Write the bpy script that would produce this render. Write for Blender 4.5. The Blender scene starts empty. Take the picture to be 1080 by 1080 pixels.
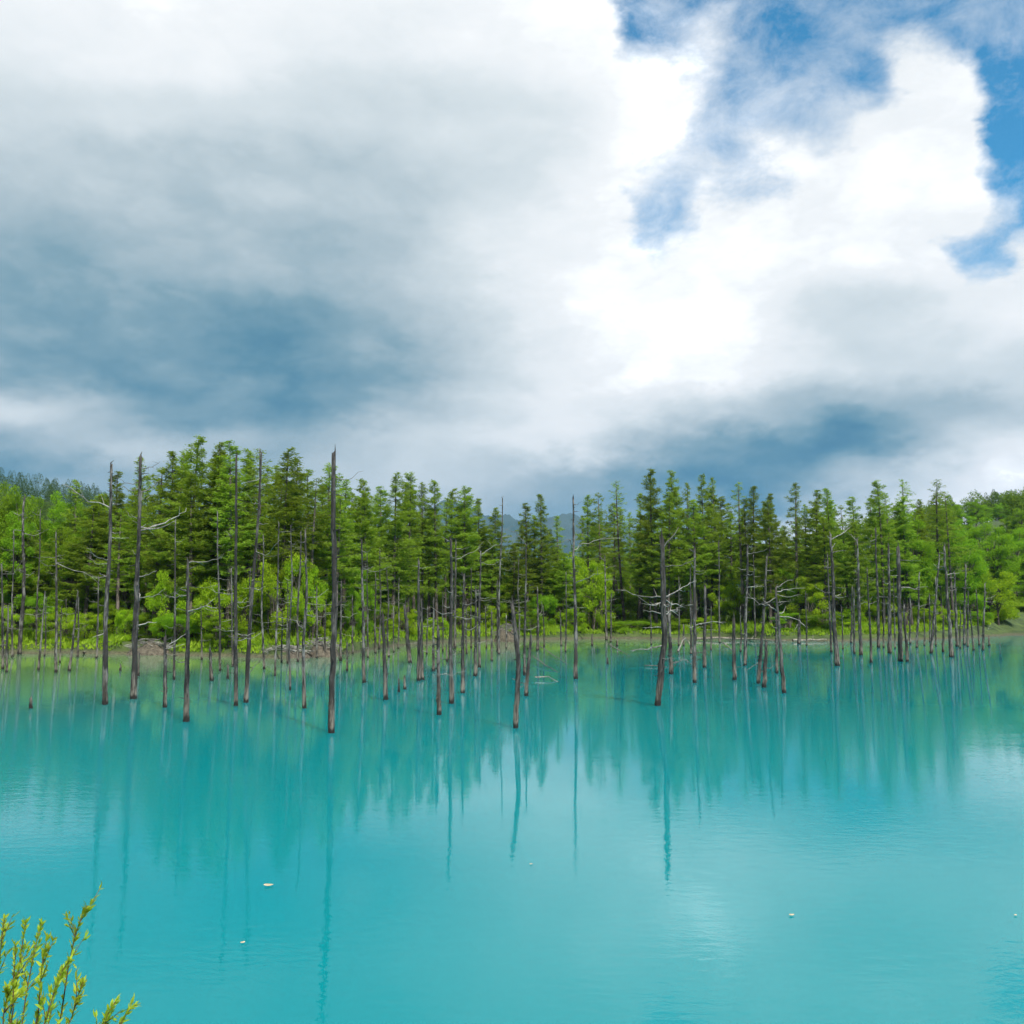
import bpy, math, random
import numpy as np
from mathutils import Vector, Quaternion

random.seed(7)
RNG = np.random.default_rng(7)
SC = bpy.context.scene
COL = SC.collection
R = math.radians

# ---------------------------------------------------------------- camera
CAM_H, PITCH, F = 3.0, R(6.0), 1000.0      # F in pixels of a 1080 px wide frame
cam = bpy.data.cameras.new('camera')
cam.sensor_width = 36.0
cam.lens = 36.0 * F / 1080.0
cam.clip_start, cam.clip_end = 0.1, 60000
cam_o = bpy.data.objects.new('camera', cam)
COL.objects.link(cam_o)
cam_o.location = (0, 0, CAM_H)
cam_o.rotation_euler = (math.pi / 2 + PITCH, 0, 0)
SC.camera = cam_o
CP, SP = math.cos(PITCH), math.sin(PITCH)

# ---------------------------------------------------------------- colour management
SC.view_settings.view_transform = 'Standard'
SC.view_settings.look = 'None'
SC.view_settings.gamma = 1
SC.view_settings.exposure = 0.2
SC.view_settings.use_curve_mapping = False
SC.cycles.max_bounces = 5
SC.cycles.transparent_max_bounces = 4
SC.cycles.diffuse_bounces = 2
SC.cycles.glossy_bounces = 2
SC.cycles.volume_bounces = 0
SC.cycles.denoising_input_passes = 'RGB_ALBEDO'

# ---------------------------------------------------------------- sun
SUN_EL, SUN_AZ = R(50), R(152)             # azimuth clockwise from +Y (the view direction)
sv = Vector((math.sin(SUN_AZ) * math.cos(SUN_EL), math.cos(SUN_AZ) * math.cos(SUN_EL), math.sin(SUN_EL)))
sl = bpy.data.lights.new('sun', 'SUN')
sl.energy = 4.9
sl.angle = R(0.6)
sl.color = (1.0, 0.95, 0.86)
so = bpy.data.objects.new('sun', sl)
COL.objects.link(so)
so.rotation_euler = sv.to_track_quat('Z', 'Y').to_euler()

# ---------------------------------------------------------------- world: sky with clouds laid out by direction
W = bpy.data.worlds.new('World')
SC.world = W
W.use_nodes = True


class G:
    """small helper to write node maths"""
    def __init__(s, tree):
        s.t = tree
        s.n = tree.nodes
        s.l = tree.links

    def node(s, kind, **kw):
        n = s.n.new(kind)
        for k, v in kw.items():
            setattr(n, k, v)
        return n

    def put(s, sock, v):
        if isinstance(v, bpy.types.NodeSocket):
            s.l.new(v, sock)
        elif v is not None:
            sock.default_value = v

    def m(s, op, a, b=None, c=None, clamp=False):
        n = s.node('ShaderNodeMath', operation=op, use_clamp=clamp)
        s.put(n.inputs[0], a)
        if b is not None:
            s.put(n.inputs[1], b)
        if c is not None:
            s.put(n.inputs[2], c)
        return n.outputs[0]

    def vm(s, op, a, b=None):
        n = s.node('ShaderNodeVectorMath', operation=op)
        s.put(n.inputs[0], a)
        if b is not None:
            if op == 'SCALE':
                s.put(n.inputs['Scale'], b)
            else:
                s.put(n.inputs[1], b)
        return n.outputs[0]

    def comb(s, x, y, z):
        n = s.node('ShaderNodeCombineXYZ')
        for i, v in enumerate((x, y, z)):
            s.put(n.inputs[i], v)
        return n.outputs[0]

    def sep(s, v):
        n = s.node('ShaderNodeSeparateXYZ')
        s.put(n.inputs[0], v)
        return n.outputs

    def noise(s, v, scale, detail=5, rough=0.5, dist=0.0, w=None):
        n = s.node('ShaderNodeTexNoise')
        if w is not None:
            n.noise_dimensions = '4D'
            n.inputs['W'].default_value = w
        if v is not None:
            s.put(n.inputs['Vector'], v)
        n.inputs['Scale'].default_value = scale
        n.inputs['Detail'].default_value = detail
        n.inputs['Roughness'].default_value = rough
        n.inputs['Distortion'].default_value = dist
        return n

    def rng(s, v, a, b, c=0.0, d=1.0, smooth=True):
        n = s.node('ShaderNodeMapRange', interpolation_type='SMOOTHSTEP' if smooth else 'LINEAR', clamp=True)
        s.put(n.inputs['Value'], v)
        for k, x in zip(('From Min', 'From Max', 'To Min', 'To Max'), (a, b, c, d)):
            n.inputs[k].default_value = x
        return n.outputs[0]

    def ramp(s, v, stops, interp='LINEAR'):
        n = s.node('ShaderNodeValToRGB')
        cr = n.color_ramp
        cr.interpolation = interp
        while len(cr.elements) < len(stops):
            cr.elements.new(0.5)
        for e, (p, c) in zip(cr.elements, stops):
            e.position = p
        for e, (p, c) in zip(cr.elements, stops):
            e.color = (c, c, c, 1) if not hasattr(c, '__len__') else (*c, 1)
        s.put(n.inputs[0], v)
        return n.outputs[0]

    def mix(s, f, a, b, kind='RGBA', blend='MIX'):
        n = s.node('ShaderNodeMix', data_type=kind)
        if kind == 'RGBA':
            n.blend_type = blend
            i = (0, 6, 7, 2)
        else:
            i = (0, 2, 3, 0)
        s.put(n.inputs[i[0]], f)
        s.put(n.inputs[i[1]], (*a, 1) if isinstance(a, tuple) and len(a) == 3 else a)
        s.put(n.inputs[i[2]], (*b, 1) if isinstance(b, tuple) and len(b) == 3 else b)
        return n.outputs[i[3]]


def pix_uv(px, py):
    dx, dy = (px - 540) / F, (540 - py) / F
    y = CP - dy * SP
    return dx / y, (SP + dy * CP) / y


def lin(v):
    v = v / 255.0
    return v / 12.92 if v <= 0.04045 else ((v + 0.055) / 1.055) ** 2.4


def build_world():
    g = G(W.node_tree)
    g.n.clear()
    out = g.node('ShaderNodeOutputWorld')
    bg = g.node('ShaderNodeBackground')
    bg.inputs['Strength'].default_value = 0.088
    g.l.new(bg.outputs[0], out.inputs[0])
    sky = g.node('ShaderNodeTexSky', sky_type='NISHITA')
    sky.sun_disc = False
    sky.sun_elevation = SUN_EL
    sky.sun_rotation = SUN_AZ
    sky.altitude = 500
    sky.air_density = 1.0
    sky.dust_density = 0.3
    sky.ozone_density = 3.0
    tc = g.node('ShaderNodeTexCoord')
    d = tc.outputs['Generated']
    x, y, z = g.sep(d)
    ya = g.m('ADD', g.m('ABSOLUTE', y), 0.03)
    u0 = g.m('DIVIDE', x, ya)
    v0 = g.m('DIVIDE', z, ya)
    dn = g.vm('MULTIPLY', d, (1.0, 1.0, 1.9))
    big = g.noise(dn, 3.2, 5, 0.55)
    bx, by, bz = g.sep(big.outputs['Color'])
    fine = g.noise(dn, 9.0, 8, 0.58)
    fx, fy, fz = g.sep(fine.outputs['Color'])
    # warped layout coordinates
    def warp(c, a, ka, b, kb):
        return g.m('ADD', g.m('ADD', c, g.m('MULTIPLY', g.m('SUBTRACT', a, 0.5), ka)), g.m('MULTIPLY', g.m('SUBTRACT', b, 0.5), kb))
    u = warp(u0, bx, 0.12, fx, 0.13)
    v = warp(v0, by, 0.07, fy, 0.085)
    u2 = warp(u0, bx, 0.06, fx, 0.13)
    v2 = warp(v0, by, 0.04, fy, 0.10)
    U0, U1 = -0.75, 0.75

    def grid(uu, vv, rows, interp):
        """rows: list of (py, [(px, value)...]) from the top down"""
        un = g.m('MULTIPLY', g.m('SUBTRACT', uu, U0), 1.0 / (U1 - U0), clamp=True)
        res = None
        prev = None
        for py, st in reversed(rows):
            _, vr = pix_uv(540, py)
            stops = [((pix_uv(px, py)[0] - U0) / (U1 - U0), val) for px, val in st]
            r = g.ramp(un, stops, interp)
            if res is None:
                res = r
            else:
                t = g.rng(vv, prev, vr)
                res = g.mix(t, res, r, 'FLOAT')
            prev = vr
        return res

    cols = list(range(0, 1081, 90))
    B = [
        (-160, [225, 228, 230, 230, 228, 226, 225, 228, 236, 240, 240, 240, 240]),
        (0,   [245, 247, 249, 249, 249, 248, 248, 251, 253, 246, 240, 240, 240]),
        (70,  [241, 243, 245, 245, 240, 240, 246, 252, 253, 246, 241, 250, 246]),
        (140, [224, 228, 230, 229, 220, 220, 232, 250, 252, 245, 245, 253, 246]),
        (210, [196, 200, 202, 201, 199, 203, 224, 251, 253, 250, 253, 253, 247]),
        (280, [180, 176, 175, 178, 186, 204, 242, 254, 254, 252, 253, 247, 238]),
        (350, [160, 150, 145, 148, 156, 188, 236, 255, 255, 246, 208, 244, 254]),
        (400, [180, 154, 136, 130, 134, 168, 218, 249, 255, 240, 212, 230, 222]),
        (440, [228, 212, 162, 134, 142, 194, 234, 246, 226, 178, 190, 184, 222]),
        (480, [154, 200, 220, 176, 206, 230, 234, 254, 162, 108, 116, 228, 255]),
        (512, [136, 162, 180, 190, 218, 222, 206, 176, 122, 96, 190, 254, 255]),
        (560, [160, 165, 170, 180, 195, 195, 180, 168, 195, 240, 250, 252, 252]),
        (645, [200] * 13),
    ]
    rows = [(py, [(c, val / 255.0) for c, val in zip(cols, vals)]) for py, vals in B]
    b = grid(u, v, rows, 'B_SPLINE')
    lump = g.noise(dn, 5.0, 10, 0.62, 0.3, w=2.0).outputs['Fac']
    puff = g.node('ShaderNodeTexVoronoi', feature='F1')
    puff.inputs['Scale'].default_value = 9.0
    puff.inputs['Detail'].default_value = 2.0
    puff.inputs['Roughness'].default_value = 0.55
    g.put(puff.inputs['Vector'], g.vm('ADD', dn, g.vm('SCALE', fine.outputs['Color'], 0.16)))
    pf = g.m('SUBTRACT', 0.42, puff.outputs['Distance'])
    soft = g.noise(dn, 2.4, 4, 0.5, 0.0, w=5.0).outputs['Fac']
    amp = g.rng(b, 0.50, 0.94, 0.52, 0.11)
    b = g.m('ADD', b, g.m('MULTIPLY', pf, g.m('MULTIPLY', amp, 0.30)))
    b = g.m('ADD', b, g.m('MULTIPLY', g.m('SUBTRACT', lump, 0.5), amp))
    b = g.m('ADD', b, g.m('MULTIPLY', g.m('SUBTRACT', soft, 0.5), g.m('MULTIPLY', amp, 0.4)), clamp=True)
    cc = g.ramp(b, [
        (0.28, (lin(54), lin(114), lin(147))),
        (0.44, (lin(98), lin(143), lin(163))),
        (0.58, (lin(134), lin(166), lin(179))),
        (0.74, (lin(181), lin(198), lin(205))),
        (0.88, (lin(222), lin(231), lin(234))),
        (0.925, (lin(240), lin(245), lin(247))),
        (0.955, (lin(249), lin(252), lin(253))),
        (0.98, (1.12, 1.14, 1.15)),
        (1.0, (1.8, 1.82, 1.82)),
    ])
    C = [
        (-200, [(560, 0.1), (700, 0.4), (850, 0.6), (1080, 0.7)]),
        (0,   [(600, 0.0), (635, 0.2), (660, 0.9), (720, 0.84), (760, 0.86), (840, 0.9), (900, 0.86), (960, 0.85), (1080, 0.95)]),
        (50,  [(635, 0.0), (665, 0.75), (700, 0.66), (740, 0.52), (790, 0.85), (840, 0.78), (900, 0.82), (950, 0.88), (1000, 0.88), (1060, 0.85), (1080, 1.0)]),
        (100, [(680, 0.0), (730, 0.52), (760, 0.75), (810, 0.66), (860, 0.82), (915, 0.78), (940, 0.15), (1000, 0.1), (1030, 0.95), (1080, 1.0)]),
        (150, [(700, 0.0), (740, 0.48), (790, 0.52), (860, 0.46), (920, 0.05), (1010, 0.0), (1035, 0.95), (1080, 1.0)]),
        (200, [(640, 0.0), (680, 0.35), (720, 0.42), (780, 0.48), (830, 0.05), (1010, 0.0), (1040, 0.75), (1060, 0.85), (1080, 0.9)]),
        (245, [(630, 0.0), (665, 0.72), (700, 0.58), (740, 0.05), (1000, 0.0), (1035, 0.4), (1055, 0.85), (1080, 0.75)]),
        (290, [(640, 0.0), (680, 0.2), (720, 0.0), (970, 0.0), (1005, 0.78), (1045, 0.78), (1070, 0.2), (1080, 0.1)]),
        (325, [(950, 0.0), (1000, 0.15), (1050, 0.0)]),
        (360, [(500, 0.0), (1000, 0.0)]),
    ]
    cov = grid(u2, v2, C, 'EASE')
    wisp = g.noise(g.vm('MULTIPLY', d, (1.0, 1.0, 1.5)), 15.0, 10, 0.66, 0.35, w=1.0).outputs['Fac']
    cov = g.m('ADD', cov, g.m('MULTIPLY', g.m('MULTIPLY', g.m('SUBTRACT', wisp, 0.5), 1.35), g.rng(cov, 0.0, 0.3)))
    cov = g.rng(cov, 0.14, 0.95, 0.0, 0.96, smooth=False)
    cl = g.vm('SCALE', cc, 10.0)
    bluesky = g.vm('MULTIPLY', sky.outputs[0], (0.20, 1.50, 1.72))
    fin = g.mix(cov, cl, bluesky)
    g.l.new(fin, bg.inputs['Color'])


build_world()
W.cycles.sampling_method = 'MANUAL'
W.cycles.sample_map_resolution = 512


# ---------------------------------------------------------------- geometry helpers
def ray(px, py):
    dx, dy = (px - 540) / F, (540 - py) / F
    return np.array([dx, CP - dy * SP, SP + dy * CP])


def on_water(px, py):
    r = ray(px, py)
    t = -CAM_H / r[2]
    return r * t + np.array([0, 0, CAM_H])


def at_depth(px, py, Y):
    r = ray(px, py)
    return r * (Y / r[1]) + np.array([0, 0, CAM_H])


def px_of(x, y):
    """pixel column of a point on the water"""
    d = np.array([x, y, -CAM_H])
    f = d[1] * CP + d[2] * SP
    return 540 + F * d[0] / f


def mesh_from(name, verts, faces, mat, smooth=False):
    me = bpy.data.meshes.new(name)
    verts = np.asarray(verts, dtype=np.float32)
    faces = np.asarray(faces, dtype=np.int32)
    k = faces.shape[1]
    me.vertices.add(len(verts))
    me.vertices.foreach_set('co', verts.ravel())
    me.loops.add(faces.size)
    me.loops.foreach_set('vertex_index', faces.ravel())
    me.polygons.add(len(faces))
    me.polygons.foreach_set('loop_start', np.arange(0, faces.size, k, dtype=np.int32))
    me.polygons.foreach_set('loop_total', np.full(len(faces), k, dtype=np.int32))
    if smooth:
        me.polygons.foreach_set('use_smooth', np.ones(len(faces), dtype=bool))
    me.update(calc_edges=True)
    me.validate()
    if mat:
        me.materials.append(mat)
    return me


def link(name, data, parent=None, loc=None, **props):
    o = bpy.data.objects.new(name, data)
    COL.objects.link(o)
    if parent:
        o.parent = parent
    if loc is not None:
        o.location = loc
    for k, v in props.items():
        o[k] = v
    return o


def tube(pts, rad, sides=7, rough=0.0, rng=RNG, cap=True, jag=0.0):
    """tapered tube along points; returns verts, quads (triangles given as degenerate-free quads of caps are skipped)"""
    pts = np.asarray(pts, float)
    n = len(pts)
    V = []
    tang = np.gradient(pts, axis=0)
    up = np.array([0.31, 0.95, 0.05])
    for i in range(n):
        t = tang[i] / (np.linalg.norm(tang[i]) + 1e-9)
        a = np.cross(t, up)
        if np.linalg.norm(a) < 1e-3:
            a = np.cross(t, np.array([1, 0, 0.2]))
        a /= np.linalg.norm(a)
        b = np.cross(t, a)
        for k in range(sides):
            ang = 2 * math.pi * k / sides
            r = rad[i] * (1 + rough * rng.uniform(-1, 1))
            p = pts[i] + a * math.cos(ang) * r + b * math.sin(ang) * r
            if jag and i == n - 1:
                p = p + t * rng.uniform(-0.3, 1.0) * jag
            V.append(p)
    Fc = []
    for i in range(n - 1):
        for k in range(sides):
            k2 = (k + 1) % sides
            Fc.append((i * sides + k, i * sides + k2, (i + 1) * sides + k2, (i + 1) * sides + k))
    if cap:
        c = len(V)
        V.append(pts[-1])
        for k in range(0, sides - 1, 2):
            Fc.append((c, (n - 1) * sides + k, (n - 1) * sides + k + 1, (n - 1) * sides + (k + 2) % sides))
    return V, Fc


class MB:
    def __init__(s):
        s.V, s.F, s.c = [], [], 0

    def add(s, V, Fc):
        s.V.append(np.asarray(V, float))
        s.F.append(np.asarray(Fc, int) + s.c)
        s.c += len(V)

    def mesh(s, name, mat, smooth=False):
        return mesh_from(name, np.concatenate(s.V), np.concatenate(s.F), mat, smooth)


def norm(a):
    return a / (np.linalg.norm(a, axis=-1, keepdims=True) + 1e-9)


def leaf_quads(cent, length, width, direc=None, rng=RNG, flat=0.0):
    """bent diamond leaves: one quad each. cent (N,3); length,width arrays; direc (N,3) preferred axis"""
    n = len(cent)
    rd = norm(rng.normal(size=(n, 3)))
    a = rd if direc is None else norm(direc + 0.45 * rd)
    b = norm(np.cross(a, norm(rng.normal(size=(n, 3)) + np.array([0, 0, flat]))))
    L = (np.ones(n) * length)[:, None]
    Wd = (np.ones(n) * width)[:, None]
    nn = np.cross(a, b)
    p0 = cent - a * L * 0.5
    p1 = cent + b * Wd * 0.5 + nn * Wd * 0.12
    p2 = cent + a * L * 0.5
    p3 = cent - b * Wd * 0.5 + nn * Wd * 0.12
    V = np.stack([p0, p1, p2, p3], axis=1).reshape(-1, 3)
    Fc = np.arange(4 * n).reshape(-1, 4)
    return V, Fc


# ---------------------------------------------------------------- materials
def new_mat(name):
    m = bpy.data.materials.new(name)
    m.use_nodes = True
    g = G(m.node_tree)
    g.n.clear()
    return m, g


def foliage_mat(name, dark, light, trans=0.35, yellow=None, scale=1.2, rvar=0.25):
    m, g = new_mat(name)
    out = g.node('ShaderNodeOutputMaterial')
    geo = g.node('ShaderNodeNewGeometry')
    oi = g.node('ShaderNodeObjectInfo')
    n = g.noise(geo.outputs['Position'], scale, 3, 0.6)
    rl = geo.outputs['Random Per Island']
    f = g.m('ADD', g.m('MULTIPLY', g.rng(n.outputs['Fac'], 0.3, 0.7), 0.55), g.m('MULTIPLY', rl, 0.45))
    c = g.mix(f, dark, light)
    if yellow:
        c = g.mix(g.m('MULTIPLY', g.rng(oi.outputs['Random'], 0.3, 1.0), 0.8), c, yellow)
    hsv = g.node('ShaderNodeHueSaturation')
    g.put(hsv.inputs['Value'], g.m('ADD', g.m('MULTIPLY', oi.outputs['Random'], 2 * rvar), 1.0 - rvar))
    g.put(hsv.inputs['Hue'], g.m('ADD', g.m('MULTIPLY', oi.outputs['Random'], 0.02), 0.49))
    g.put(hsv.inputs['Color'], c)
    df = g.node('ShaderNodeBsdfPrincipled')
    df.inputs['Roughness'].default_value = 0.55
    df.inputs['Specular IOR Level'].default_value = 0.1
    g.put(df.inputs['Base Color'], hsv.outputs[0])
    tr = g.node('ShaderNodeBsdfTranslucent')
    g.put(tr.inputs['Color'], g.mix(1.0, hsv.outputs[0], (1.25, 1.2, 0.5), blend='MULTIPLY'))
    mx = g.node('ShaderNodeMixShader')
    mx.inputs[0].default_value = trans
    g.l.new(df.outputs[0], mx.inputs[1])
    g.l.new(tr.outputs[0], mx.inputs[2])
    g.l.new(mx.outputs[0], out.inputs[0])
    return m


def bark_mat(name, c1, c2, scale=3.0, waterline=False, stretch=0.15, rusty=False):
    m, g = new_mat(name)
    out = g.node('ShaderNodeOutputMaterial')
    bs = g.node('ShaderNodeBsdfPrincipled')
    geo = g.node('ShaderNodeNewGeometry')
    oi = g.node('ShaderNodeObjectInfo')
    p = g.vm('MULTIPLY', geo.outputs['Position'], (1.0, 1.0, stretch))
    n3 = g.noise(g.vm('MULTIPLY', geo.outputs['Position'], (1.0, 1.0, 0.3)), 2.2, 4, 0.7)
    n1 = g.noise(p, scale * 4, 6, 0.7)
    n2 = g.noise(g.vm('MULTIPLY', geo.outputs['Position'], (1.0, 1.0, 0.6)), 2.4, 5, 0.65)
    f = g.m('ADD', g.m('MULTIPLY', g.rng(n1.outputs['Fac'], 0.32, 0.68), 0.6), g.m('MULTIPLY', g.rng(n2.outputs['Fac'], 0.35, 0.65), 0.4))
    c = g.mix(g.rng(f, 0.25, 0.8), c1, c2)
    c = g.mix(1.0, c, g.ramp(oi.outputs['Random'], [(0, (0.55, 0.52, 0.50)), (0.5, (0.9, 0.88, 0.85)), (1, (1.25, 1.22, 1.2))]), blend='MULTIPLY')
    if waterline:
        c = g.mix(g.rng(n3.outputs['Fac'], 0.47, 0.56, 0.0, 0.85), c, (0.022, 0.018, 0.016))
        z = g.sep(geo.outputs['Position'])[2]
        zz = g.m('ADD', z, g.m('MULTIPLY', g.m('SUBTRACT', n1.outputs['Fac'], 0.5), 0.5))
        c = g.mix(g.rng(zz, 1.1, 0.35, 0.0, 0.75), c, g.mix(g.rng(n1.outputs['Fac'], 0.40, 0.62), (0.04, 0.03, 0.022), (0.24, 0.205, 0.165)))
        c = g.mix(g.rng(zz, 0.20, 0.08), c, (0.012, 0.009, 0.007))
    bs.inputs['Roughness'].default_value = 0.85
    g.put(bs.inputs['Base Color'], c)
    bp = g.node('ShaderNodeBump')
    bp.inputs['Strength'].default_value = 0.7
    bp.inputs['Distance'].default_value = 0.03
    g.put(bp.inputs['Height'], n1.outputs['Fac'])
    g.l.new(bp.outputs[0], bs.inputs['Normal'])
    g.l.new(bs.outputs[0], out.inputs[0])
    return m


M_DEAD = bark_mat('weathered_wood', (0.012, 0.011, 0.011), (0.17, 0.165, 0.155), waterline=True)
M_DARK = bark_mat('dark_wet_wood', (0.012, 0.011, 0.010), (0.095, 0.09, 0.085), waterline=True)
M_TWIG = bark_mat('bleached_twig', (0.14, 0.135, 0.125), (0.34, 0.33, 0.30))
M_BARK = bark_mat('larch_bark', (0.05, 0.04, 0.034), (0.16, 0.135, 0.12))
M_LOG = bark_mat('bleached_log', (0.14, 0.12, 0.10), (0.32, 0.29, 0.24))
M_LARCH = foliage_mat('larch_needles', (0.11, 0.185, 0.014), (0.30, 0.43, 0.045), 0.5, rvar=0.30)
M_LEAF = foliage_mat('broad_leaves', (0.10, 0.21, 0.012), (0.28, 0.46, 0.025), 0.48, rvar=0.2)
M_LIME = foliage_mat('lime_leaves', (0.14, 0.27, 0.010), (0.43, 0.61, 0.03), 0.46, rvar=0.1)
M_HILL = foliage_mat('hill_leaves', (0.09, 0.18, 0.018), (0.24, 0.39, 0.03), 0.4, scale=0.12)
M_HILLC = foliage_mat('hill_needles', (0.035, 0.075, 0.018), (0.09, 0.16, 0.03), 0.3, scale=0.12)
M_GRASS = foliage_mat('bank_grass', (0.11, 0.23, 0.012), (0.36, 0.50, 0.035), 0.4, scale=0.4)
M_WILLOW = foliage_mat('willow_leaves', (0.17, 0.31, 0.012), (0.56, 0.66, 0.08), 0.45, scale=9.0, rvar=0.05)


def ground_mat():
    m, g = new_mat('forest_ground')
    out = g.node('ShaderNodeOutputMaterial')
    bs = g.node('ShaderNodeBsdfPrincipled')
    geo = g.node('ShaderNodeNewGeometry')
    n = g.noise(geo.outputs['Position'], 0.5, 8, 0.65)
    n2 = g.noise(geo.outputs['Position'], 6.0, 6, 0.7)
    c = g.mix(g.rng(n.outputs['Fac'], 0.35, 0.65), (0.035, 0.06, 0.015), (0.09, 0.13, 0.03))
    z = g.sep(geo.outputs['Position'])[2]
    soil = g.mix(g.rng(n2.outputs['Fac'], 0.3, 0.7), (0.045, 0.045, 0.022), (0.15, 0.145, 0.08))
    c = g.mix(g.rng(g.m('ADD', z, g.m('MULTIPLY', g.m('SUBTRACT', n.outputs['Fac'], 0.5), 0.5)), 0.30, 0.12), c, soil)
    bs.inputs['Roughness'].default_value = 0.95
    g.put(bs.inputs['Base Color'], c)
    bp = g.node('ShaderNodeBump')
    bp.inputs['Distance'].default_value = 0.15
    g.put(bp.inputs['Height'], n2.outputs['Fac'])
    g.l.new(bp.outputs[0], bs.inputs['Normal'])
    g.l.new(bs.outputs[0], out.inputs[0])
    return m


M_GROUND = ground_mat()


def water_mat():
    m, g = new_mat('turquoise_water')
    out = g.node('ShaderNodeOutputMaterial')
    bs = g.node('ShaderNodeBsdfPrincipled')
    geo = g.node('ShaderNodeNewGeometry')
    P = geo.outputs['Position']
    x, y, z = g.sep(P)
    n = g.noise(P, 0.05, 3, 0.5)
    deep = g.mix(g.rng(n.outputs['Fac'], 0.3, 0.7), (0.0, 0.212, 0.236), (0.0, 0.232, 0.253))
    # suspended silt and a pale bed show in the shallows along the left part of the far bank
    sh = g.m('ADD', g.m('MULTIPLY', y, 1.0), g.m('MULTIPLY', x, -1.5))
    sh = g.m('ADD', sh, g.m('MULTIPLY', g.m('SUBTRACT', g.noise(P, 0.12, 4, 0.6).outputs['Fac'], 0.5), 22.0))
    c = g.mix(g.rng(sh, 36.0, 92.0, 0.0, 0.85), deep, (0.15, 0.26, 0.10))
    g.put(bs.inputs['Base Color'], c)
    bs.inputs['Roughness'].default_value = 0.02
    bs.inputs['IOR'].default_value = 1.29
    bs.inputs['Specular Tint'].default_value = (0.45, 0.92, 1.0, 1)
    bs.inputs['Subsurface Weight'].default_value = 1.0
    bs.inputs['Subsurface Radius'].default_value = (1.0, 1.2, 1.2)
    bs.inputs['Subsurface Scale'].default_value = 3.5
    # ripples: fine ones everywhere, cat's-paws in patches
    pa = g.vm('MULTIPLY', P, (0.7, 1.3, 1.0))
    r1 = g.noise(pa, 5.5, 3, 0.55, 0.3)
    r2 = g.noise(pa, 1.3, 2, 0.5)
    patch = g.rng(g.noise(g.vm('ADD', P, (40.0, 3.0, 0.0)), 0.07, 3, 0.5).outputs['Fac'], 0.38, 0.66, 0.35, 1.5)
    h = g.m('ADD', g.m('MULTIPLY', r1.outputs['Fac'], 0.011), g.m('MULTIPLY', r2.outputs['Fac'], 0.008))
    bp = g.node('ShaderNodeBump')
    bp.inputs['Distance'].default_value = 1.0
    g.put(bp.inputs['Strength'], g.m('MULTIPLY', patch, 0.20))
    g.put(bp.inputs['Height'], h)
    g.l.new(bp.outputs[0], bs.inputs['Normal'])
    g.l.new(bs.outputs[0], out.inputs[0])
    return m


# ---------------------------------------------------------------- water and ground
SHORE_PX = [(-700, 700), (-300, 694), (0, 690), (60, 689), (160, 690), (215, 692), (300, 694), (360, 691), (400, 684), (430, 680), (500, 676), (560, 675),
            (640, 673), (700, 674), (760, 673), (820, 676), (880, 676), (950, 675), (1000, 673), (1040, 670), (1080, 665.5)]
SH = np.array([on_water(a, b)[:2] for a, b in SHORE_PX] + [[150, 118], [400, 60]])
SH = SH[np.argsort(SH[:, 0])]


def shore_y(x):
    return np.interp(x, SH[:, 0], SH[:, 1])


def terrain_h(x, y):
    x = np.asarray(x, float)
    y = np.asarray(y, float)
    wob = 0.5 * np.sin(x * 0.9) + 0.35 * np.sin(x * 2.3 + 1.0)
    t = y - shore_y(x) - wob
    h = np.where(t < 0, np.maximum(t * 0.35, -1.2), 0.38 * (1 - np.exp(-np.maximum(t, 0) / 0.45)) + 0.9 * (1 - np.exp(-np.maximum(t, 0) / 14.0)))
    h = h + np.where(t > 0.3, 0.12 * np.sin(x * 0.7 + y * 0.4) + 0.08 * np.sin(x * 1.9 - y * 1.1), 0)
    # wooded hills: left, and right rising beyond the wood
    h = h + 60 * np.exp(-(((x + 270) / 170) ** 2 + ((y - 470) / 190) ** 2))
    h = h + 60 * np.exp(-(((x - 310) / 160) ** 2 + ((y - 390) / 200) ** 2))
    h = h + 14 * np.exp(-(((x - 140) / 60) ** 2 + ((y - 260) / 90) ** 2))
    return h


def build_land():
    xs = np.concatenate([np.linspace(-4000, -420, 18), np.linspace(-400, -90, 42), np.linspace(-88, 110, 260), np.linspace(114, 420, 42), np.linspace(450, 4000, 18)])
    ts = np.concatenate([[-30, -12, -5], np.linspace(-3, 4, 24), np.linspace(4.6, 30, 26), np.linspace(34, 200, 36), np.linspace(215, 900, 36), [1200, 1800, 3000, 5000]])
    X, T = np.meshgrid(xs, ts, indexing='ij')
    Y = shore_y(X) + T
    Z = terrain_h(X, Y)
    V = np.stack([X, Y, Z], -1).reshape(-1, 3)
    a, b = len(xs), len(ts)
    i = np.arange(a - 1)[:, None] * b + np.arange(b - 1)[None, :]
    Fc = np.stack([i, i + b, i + b + 1, i + 1], -1).reshape(-1, 4)
    o = link('ground', mesh_from('ground', V, Fc, M_GROUND, True), kind='structure')
    # near bank the camera stands on
    xs = np.linspace(-60, 60, 121)
    ts = np.linspace(-40, 3.6, 60)
    X, T = np.meshgrid(xs, ts, indexing='ij')
    Z = 1.35 - 1.9 * np.clip((T - 0.6) / 2.6, 0, 1) ** 1.3 + 0.03 * np.sin(X * 3 + T * 2)
    V = np.stack([X, T, Z], -1).reshape(-1, 3)
    a, b = len(xs), len(ts)
    i = np.arange(a - 1)[:, None] * b + np.arange(b - 1)[None, :]
    Fc = np.stack([i, i + b, i + b + 1, i + 1], -1).reshape(-1, 4)
    link('bank_ground', mesh_from('bank_ground', V, Fc, M_GROUND, True), kind='structure')
    V = np.array([[-3000, -300, 0], [3000, -300, 0], [3000, 400, 0], [-3000, 400, 0]])
    link('water', mesh_from('water', V, [[0, 1, 2, 3]], water_mat()), kind='structure')


build_land()


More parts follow.
